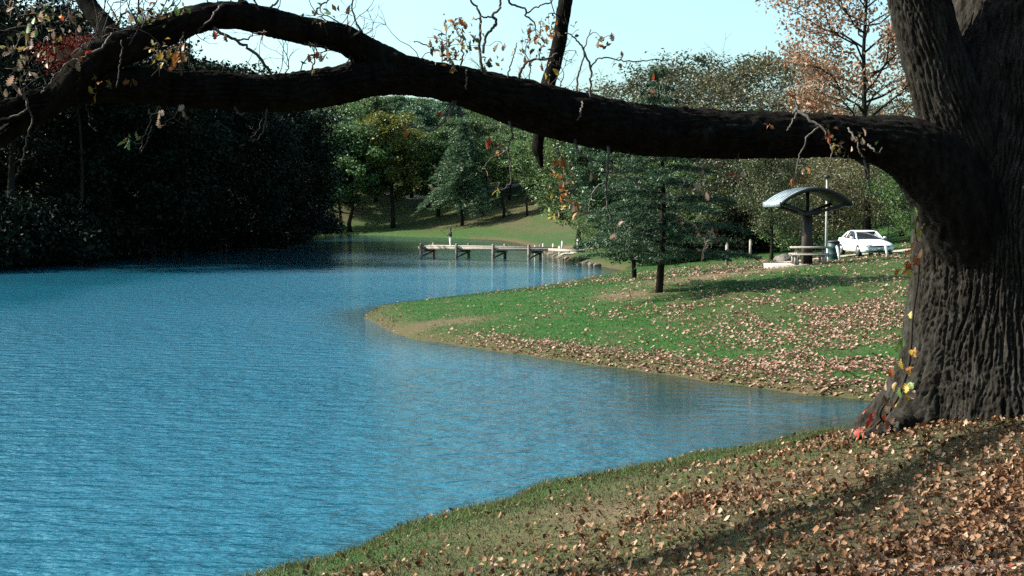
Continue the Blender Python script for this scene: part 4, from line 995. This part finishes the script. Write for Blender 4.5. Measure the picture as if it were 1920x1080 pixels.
for (P, o_), (f0, f1), cnt in ((LIMBS['limb'][0], (.2, .72), 36), (LIMBS['limb'][1], (.1, .75), 34), (LIMBS['limb'][0], (.6, .9), 8), (LIMBS['branch'][1], (.5, .8), 10), (LIMBS['branch'][0], (.1, .6), 6)):
    for q in range(cnt):
        k = int(len(P) * rngT.uniform(f0, f1)); upw = rngT.rand() < .74
        fine_twig(P[k, :3] + np.array([0, -.3 * P[k, 3], P[k, 3] * (.85 if upw else -.85)]), 0, rngT.uniform(.25, .75) if upw else rngT.uniform(.15, .4), (1 if upw else -1) * rngT.uniform(.7, 2.4), 3, rngT.uniform(.004, .007))
for q in range(9):
    P, o_ = LIMBS['limb'][q % 2]; k = int(len(P) * rngT.uniform(.22, .7)); b0 = P[k, :3]; a = rngT.uniform(0, 6.28); rr = P[k, 3]
    dvec = np.array([rngT.normal() * .3, -abs(math.cos(a)) * .7, math.sin(a)]); dvec /= np.linalg.norm(dvec)
    mb = MB(); mb.tube([b0 + dvec * rr * t for t in (.5, .9, 1.05, 1.2, 1.28)], [rr * .55, rr * .42, rr * .30, rr * .27, rr * .12], 14, True, bark(.012, .05, .2, q + 40)); o = mb.build('knot', M['bark_dark'], oak, True); o.location = tuple(-OFF)
# loose clusters of leaves: (u, v, how many, spread, colours)
CL = [(835, 82, 9, 22, 'ddbo'), (868, 72, 12, 24, 'dddby'), (850, 45, 4, 14, 'yog'), (848, 108, 5, 16, 'yod'), (1012, 62, 12, 20, 'otbt'), (1008, 95, 7, 20, 'dbo'), (1030, 45, 5, 14, 'bo'), (1132, 76, 4, 12, 'trt'),
      (940, 80, 3, 10, 'tb'), (968, 98, 2, 8, 'to'), (1160, 108, 3, 14, 'bd'), (985, 60, 3, 10, 'db'), (1085, 55, 3, 14, 'bd'), (1025, 135, 3, 12, 'yb'), (920, 115, 4, 14, 'dd'),
      (763, 238, 2, 6, 'r'), (838, 208, 3, 8, 'tr'), (915, 258, 2, 5, 'r'), (932, 276, 4, 10, 'oyt'), (908, 317, 1, 2, 'o'), (932, 352, 2, 6, 'yg'), (1045, 292, 6, 14, 'ror'), (1054, 345, 11, 22, 'yoto'), (1072, 385, 8, 18, 'toyb'), (1040, 400, 4, 14, 'ytg'),
      (1100, 320, 3, 10, 'tb'), (1170, 415, 1, 3, 't'), (1155, 440, 2, 6, 't'), (1290, 345, 9, 24, 'tbt'), (1325, 440, 10, 20, 'ttb'), (1285, 395, 6, 20, 'tbd'), (1310, 320, 5, 16, 'tb'), (1378, 325, 4, 10, 'tro'),
      (1445, 238, 3, 8, 'oy'), (1553, 250, 6, 14, 'yor'), (1570, 272, 4, 10, 'ty'), (1590, 285, 3, 8, 't'), (1608, 262, 4, 14, 'tt'), (1640, 262, 2, 6, 'gy'), (1662, 255, 2, 7, 'gy'), (1490, 333, 4, 8, 'o'), (1508, 312, 3, 8, 'got'), (1478, 180, 2, 6, 'o'), (1420, 232, 2, 8, 't'),
      (300, 95, 7, 18, 'yyo'), (335, 105, 5, 14, 'yo'), (345, 82, 3, 8, 'o'), (205, 155, 4, 12, 'og'), (180, 158, 4, 12, 'oyo'), (248, 150, 2, 5, 'ob'), (60, 110, 5, 34, 'tb'), (60, 50, 5, 30, 'tg'), (130, 40, 4, 25, 'tb'), (118, 25, 2, 8, 'or'), (20, 20, 5, 30, 'tb'), (95, 75, 5, 26, 'tbg'), (30, 90, 4, 24, 'tt'), (75, 15, 4, 24, 'tg'), (150, 95, 3, 16, 'rt'), (40, 150, 3, 20, 't'), (225, 30, 3, 14, 'tg'), (280, 30, 4, 18, 'gty'), (320, 20, 4, 16, 'gb'), (312, 235, 1, 2, 'r'), (300, 210, 3, 10, 't'), (345, 205, 3, 10, 'tb'), (240, 260, 4, 12, 'g'), (590, 95, 5, 18, 'tr'), (600, 30, 4, 20, 'bg'), (410, 60, 3, 10, 'rb'), (495, 60, 1, 3, 'r'), (660, 30, 3, 14, 'bt'), (1240, 225, 2, 10, 'od'), (1218, 172, 1, 2, 'r'), (1225, 138, 1, 2, 'r')]
def oak_leaf_mesh(seed, mat):
    rng = np.random.RandomState(seed)
    w = [0, .10, .06, .22, .12, .32, .16, .30, .14, .20, 0]
    t = np.linspace(0, 1, 11); w = np.array(w) * rng.uniform(.85, 1.2, 11); cur = rng.uniform(.3, 1.1); tw = rng.uniform(-.5, .5)
    mid = np.stack([t, np.zeros(11), -cur * .35 * t ** 2 + .1 * t], 1); V = [mid]; F = []
    for s_ in (1, -1):
        V.append(np.stack([t, s_ * w, mid[:, 2] + w * (.35 + s_ * tw * t)], 1))
    V = np.vstack(V)
    for k in range(10):
        F += [[k, k + 1, 12 + k, 11 + k], [k + 1, k, 22 + k, 23 + k]]
    return mesh('oak_leaf', V, F, None, [mat], True)
LEAF = {c: [oak_leaf_mesh(ord(c) * 3 + s, mt) for s in range(3)] for c, mt in OAKCOL.items()}
rngL = np.random.RandomState(77)
allpts, own = [], []
for nm in ('limb', 'branch', 'twig'):
    for P, o in LIMBS[nm]:
        allpts.append(P[:, :3]); own += [o] * len(P)
allpts = np.vstack(allpts)
cf, sf = math.cos(PITCH), math.sin(PITCH)
def proj(P):
    q = P - np.array([0, 0, EYE]); dep = q[:, 1] * cf - q[:, 2] * sf; upc = q[:, 1] * sf + q[:, 2] * cf
    return np.stack([960 + FPX * q[:, 0] / dep, 540 - FPX * upc / dep], 1)
apx = proj(allpts)
nleaf = 0
for (u, v, n, sp, cols) in CL:
    k = int(np.argmin(((apx - [u, v]) ** 2).sum(1))); base = allpts[k]
    Dc = base[1] - rngL.uniform(.05, .35)
    c = at(u, v, Dc); dist = np.linalg.norm(c - base)
    if dist > .06:
        mid = (base + c) / 2 + np.array([rngL.normal() * .03, -.04, .05 * dist + rngL.normal() * .03])
        P = spline(np.array([[*base, .006], [*mid, .0045], [*c, .0025]]), 10)
        mb = MB(); mb.tube(P[:, :3], P[:, 3] * (1 if dist > .25 else .6), 6)
        for e in range(min(n // 3, 4)):
            a0 = P[rngL.randint(5, 10), :3]; dd = rngL.normal(size=3) * sp * Dc / FPX * .9
            mb.tube([a0, a0 + dd * .5 + [0, 0, .01], a0 + dd], [.004, .003, .002], 4)
        tw = mb.build('twig', M['twig'], oak, True); tw.location = tuple(-OFF)
    else:
        tw = own[k]
    for e in range(n):
        pos = c + rngL.normal(size=3) * np.array([1, 1, .9]) * sp * Dc / FPX * .62
        lf = link('leaf', LEAF[cols[rngL.randint(len(cols))]][rngL.randint(3)], tw)
        s = rngL.uniform(.06, .10)
        lf.scale = (s, s, s); lf.rotation_euler = (rngL.uniform(-1.2, 1.2), rngL.uniform(.1, 1.9), rngL.uniform(0, 6.28))
        lf.location = pos + OFF - OFF      # twigs are offset by -OFF below the oak, so these are scene coordinates
        nleaf += 1
sp_ = []
for (u, v, n, sp, cols) in CL:
    if n >= 4:
        k = int(np.argmin(((apx - [u, v]) ** 2).sum(1))); Dc = allpts[k][1] - .2
        sp_.append(at(u, v, Dc) + rngL.normal(size=(int(n * (2.6 if v < 150 else 1.2)), 3)) * np.array([1, 1, .9]) * sp * Dc / FPX * .8)
V, F = diamonds(np.vstack(sp_), .062, rngL, .1, .5, .45)
o = link('leaf_spray', mesh('leaf_spray', V - OFF, None, F, [M['leaf_spray']]), oak); o['kind'] = 'stuff'
# remaining crown leaves above the picture and out over the lake
pts = []
for P, o in LIMBS['branch'][2:]:
    q = P[len(P) // 5:, :3]
    if o is limb: q = P[int(len(P) * .93):, :3]
    for c in q[::3]:
        for e in range(3):
            cc = c + rngL.normal(size=3) * np.array([.7, .7, .5])
            pts.append(cc + rngL.normal(size=(14, 3)) * .26)
pts = np.vstack(pts)
uv_ = proj(pts); pts = pts[(uv_[:, 0] < -15) | (uv_[:, 1] < -15) | (uv_[:, 0] > 1935)]
t_ = (pts[:, 0] - 4.6) / S.x; qy, qz = pts[:, 1] - S.y * t_, pts[:, 2] - S.z * t_       # leaves cut out of the sun's path so light reaches the trunk
pts = pts[~((t_ > 0) & (qy > 12.8) & (qy < 17) & (qz > 1.5) & (qz < 9.5) & (rngL.rand(len(pts)) < .93))]
V, F = diamonds(pts, .10, rngL, .3, .6)
o = link('crown_leaves', mesh('crown_leaves', V - OFF, None, F, [M['leaf_orange']]), oak); o['kind'] = 'stuff'
# roots
for rows in [[(1700, 780, 15.4, 30), (1660, 800, 15.25, 20), (1625, 812, 15.2, 11), (1600, 820, 15.15, 5)]]:
    P = px(rows); P[:, 2] = np.array([gz(a, c) for a, c in P[:, :2]]) + np.maximum(P[:, 3] * .35, 0)
    o, _ = piece('root', P, 60, 24, .02, .06, 'bark', 31)

# vine on the trunk
vine = empty('climbing_vine', (0, 0, 0)); vp = at(1690, 760, 14.8)
vine.location = (vp[0], vp[1], gz(vp[0], vp[1])); tag(vine, 'leafy vine with red, yellow and green leaves up the oak trunk', 'vine')
VO = np.array(vine.location)
vst = [[(1640, 800, 15.0, 3), (1672, 765, 15.0, 3), (1690, 730, 15.05, 3), (1703, 690, 15.05, 3), (1708, 650, 15.1, 2.5), (1712, 590, 15.2, 2), (1722, 520, 15.3, 2), (1722, 470, 15.3, 2), (1716, 430, 15.3, 1.5), (1722, 395, 15.3, 1.2)], [(1660, 795, 15.0, 3), (1650, 775, 14.95, 2.5), (1668, 745, 14.95, 2)]]
for rows in vst:
    P = spline(px(rows), 40); mb = MB(); mb.tube(P[:, :3] - VO, P[:, 3], 6); mb.build('stem', M['tree_bark'], vine, True)
for u, v, n, sp, cols in [(1712, 480, 7, 14, 'otoy'), (1722, 420, 5, 10, 'gy'), (1705, 455, 4, 10, 'oo'), (1700, 500, 3, 8, 'o'), (1718, 392, 2, 6, 'g'), (1700, 650, 4, 10, 'ogy'), (1692, 700, 7, 14, 'tyo'), (1705, 715, 4, 10, 'gy'), (1680, 735, 5, 14, 'ty'), (1665, 760, 4, 14, 'bd'), (1640, 785, 5, 10, 'rd'), (1625, 803, 4, 9, 'r'), (1655, 795, 4, 12, 'ot'), (1675, 780, 4, 14, 'dd'), (1708, 590, 2, 5, 'y')]:
    for e in range(n):
        c = at(u + rngL.normal() * sp, v + rngL.normal() * sp, 14.72 + rngL.uniform(-.1, .1))
        lf = link('leaf', LEAF[cols[rngL.randint(len(cols))]][rngL.randint(3)], vine)
        s = rngL.uniform(.08, .12); lf.scale = (s, s * 1.3, s); lf.rotation_euler = (rngL.uniform(-1, 1), rngL.uniform(.3, 1.6), rngL.uniform(2, 5)); lf.location = tuple(c - VO)

# ------------------------------------------------------------------ ground cover
rg = np.random.RandomState(5)
def scatter(n, x0, x1, y0, y1, dens):
    x = rg.uniform(x0, x1, n); y = rg.uniform(y0, y1, n); d = sdist(x, y)
    k = (d > .05) & (rg.rand(n) < dens(x, y, d)) & (np.abs(x) < y * .42 + 2.5)
    x, y, d = x[k], y[k], d[k]
    return np.stack([x, y, height(x, y, d)], 1), d
def curled(C, size, rng, tilt=.45):
    """dry leaves lying on the ground: a bent five-sided blade each"""
    n = len(C); yaw = rng.uniform(0, 6.28, n); L_ = size * np.exp(np.clip(rng.normal(size=n) * .34, -.8, .5)); w = L_ * rng.uniform(.25, .42, n); cu = L_ * rng.uniform(.05, .45, n)
    f = np.stack([np.cos(yaw), np.sin(yaw), rng.normal(size=n) * tilt], 1); f /= np.linalg.norm(f, axis=1)[:, None]
    s = np.stack([-np.sin(yaw), np.cos(yaw), rng.normal(size=n) * tilt], 1); up = np.cross(f, s)
    L_, w, cu = L_[:, None], w[:, None], cu[:, None]
    V = np.stack([C - f * L_ * .5 + up * cu * .8, C - f * L_ * .1 + s * w + up * cu * .6, C - f * L_ * .05, C - f * L_ * .1 - s * w + up * cu * .6,
                  C + f * L_ * .25 + s * w * .7 + up * cu * .6, C + f * L_ * .25 - s * w * .7 + up * cu * .6, C + f * L_ * .5 + up * cu], 1)
    k = np.arange(n)[:, None] * 7
    T = np.vstack([k + t for t in ([0, 2, 1], [0, 3, 2], [1, 2, 4], [2, 3, 5], [2, 6, 4], [2, 5, 6])])
    return V.reshape(-1, 3), T
def near_dens(x, y, d):
    n1 = fbm(x * .45 + 3, y * .45, 8, 3); side = sstep(-3.5, 2.5, x - (y - 9) * .18)
    return np.clip(sstep(1.8, 6.5, d) * (.22 + 1.7 * sstep(.42, .58, n1)) * (.45 + .55 * side), .02, 1) * (d > .8)
def near_green(x, y, d):
    return np.clip(.25 + .75 * np.exp(-((d - 1.5) / 1.3) ** 2) + .35 * sstep(.5, .65, fbm(x * .6, y * .6, 21, 2)), 0, 1)
P, d = scatter(380000, -6, 9, 6, 27, near_dens)
P[:, 2] += rg.uniform(.012, .05, len(P))
dd = np.hypot(P[:, 0], P[:, 1]); pu = proj(P)
vis = (pu[:, 1] < 1075) & (pu[:, 0] > 300) & (pu[:, 0] < 1915)
order = np.argsort(np.where(vis, dd, 1e9)); single = order[:300]
keep = np.ones(len(P), bool); keep[single] = False
V, T = curled(P[keep], .046, rg, .7)
tag(link('leaf_litter', mesh('leaf_litter', V, None, T, [M['litter']], False)), 'tan and brown fallen leaves carpeting the near bank', 'leaf litter', kind='stuff')
LM = []
for k, c in enumerate([(.58, .40, .28), (.46, .27, .17), (.30, .16, .09), (.62, .45, .33), (.50, .30, .19), (.40, .20, .11), (.55, .13, .05)]):
    V, T = curled(np.zeros((1, 3)), 1.0, np.random.RandomState(40 + k), .15)
    LM.append(mesh('fallen_leaf', V, None, T, [leafmat('dry_leaf', c, .12)], False))
for k in single:
    o = link('fallen_leaf', LM[rg.randint(len(LM)) if rg.rand() < .5 else rg.randint(6)], None, tuple(P[k]))
    s = rg.uniform(.045, .08); o.scale = (s, s, s); o.rotation_euler = (rg.normal() * .35, rg.normal() * .35, rg.uniform(0, 6.28))
    tag(o, 'dry curled oak leaf lying in the nearest foreground leaf litter', 'leaf', 'dry leaves nearest to the camera')
def blades(C, h, w, rng, lean=.5):
    n = len(C); yaw = rng.uniform(0, 6.28, n); s = np.stack([np.cos(yaw), np.sin(yaw), 0 * yaw], 1) * (w * rng.uniform(.6, 1.3, n))[:, None]
    tip = np.stack([rng.normal(size=n) * lean, rng.normal(size=n) * lean, np.ones(n)], 1) * (h * rng.uniform(.5, 1.3, n))[:, None]
    C = C - np.array([0, 0, .01])
    return np.stack([C - s, C + s, C + tip], 1).reshape(-1, 3), np.arange(n * 3).reshape(-1, 3)
P, d = scatter(420000, -7, 10, 6, 27, lambda x, y, d: near_green(x, y, d) * (d > .3))
ed = d < 1.9 + (fbm(P[:, 0] * .8, P[:, 1] * .8, 30, 2) - .5) * 2
V, T = blades(P[ed], .085, .0055, rg, .6)
tag(link('edge_grass', mesh('edge_grass', V, None, T, [M['grass_edge']])), 'fresh green grass fringing the edge of the near bank', 'grass', kind='stuff')
V, T = blades(P[~ed], .048, .0055, rg, .6)
tag(link('near_grass', mesh('near_grass', V, None, T, [M['grass_near']])), 'short olive grass of the near bank', 'grass', kind='stuff')
P, d = scatter(420000, -12, 34, 30, 100, lambda x, y, d: np.clip(1.1 - dryness(x, y, d) - dirtness(x, y, d), .04, 1) * np.clip((48 / y) ** 1.5, .2, 1))
V, T = blades(P, .055, .012, rg, .9)
tag(link('lawn_grass', mesh('lawn_grass', V, None, T, [M['grass_lawn']])), 'mown green grass of the lakeside lawn on the point', 'grass', kind='stuff')
def pen_dens(x, y, d):
    n1 = fbm(x * .35, y * .22, 12, 3); n2 = fbm(x * .9, y * .6, 15, 2)
    s = .010 + .014 * sstep(-3, 4, x) + .06 * sstep(0, 9, x) * sstep(.4, .6, n2)
    s = s + .95 * np.exp(-((d - .5) / .8) ** 2) * sstep(-3.5, 1.5, x) * (y < 52)
    s = s + .9 * np.exp(-(((x - 11.0) / 4.2) ** 2 + ((y - 45) / 5.5) ** 2)) * sstep(.33, .47, n1)
    s = s + .95 * np.exp(-(((x - 7.8) / 3.6) ** 2 + ((y - 36.8) / 2.7) ** 2)) * sstep(.34, .50, n2)
    s = s + .40 * np.exp(-(((x - 4.5) / 4.0) ** 2 + ((y - 50) / 1.6) ** 2)) * sstep(.4, .6, n2)
    s = s + .06 * (y > 52) * sstep(0, 10, x)
    return np.clip(s, 0, 1) * (d > .02) * np.clip(1.15 - (y - 30) / 75, .25, 1)
P, d = scatter(420000, -10, 30, 29, 90, pen_dens)
P[:, 2] += rg.uniform(.02, .05, len(P))
V, T = curled(P, .088, rg, .4)
tag(link('lawn_leaves', mesh('lawn_leaves', V, None, T, [M['litter_far']])), 'pale fallen leaves scattered over the lawn of the point', 'leaf litter', kind='stuff')
P, d = scatter(22000, -9, -4.5, 44, 66, lambda x, y, d: (d < .6) * .3)
V, T = blades(P, .11, .012, rg, .4)
tag(link('shore_sedge', mesh('shore_sedge', V, None, T, [M['reed']])), 'thin sedge fringing the tip of the grassy point', 'grass', kind='stuff')
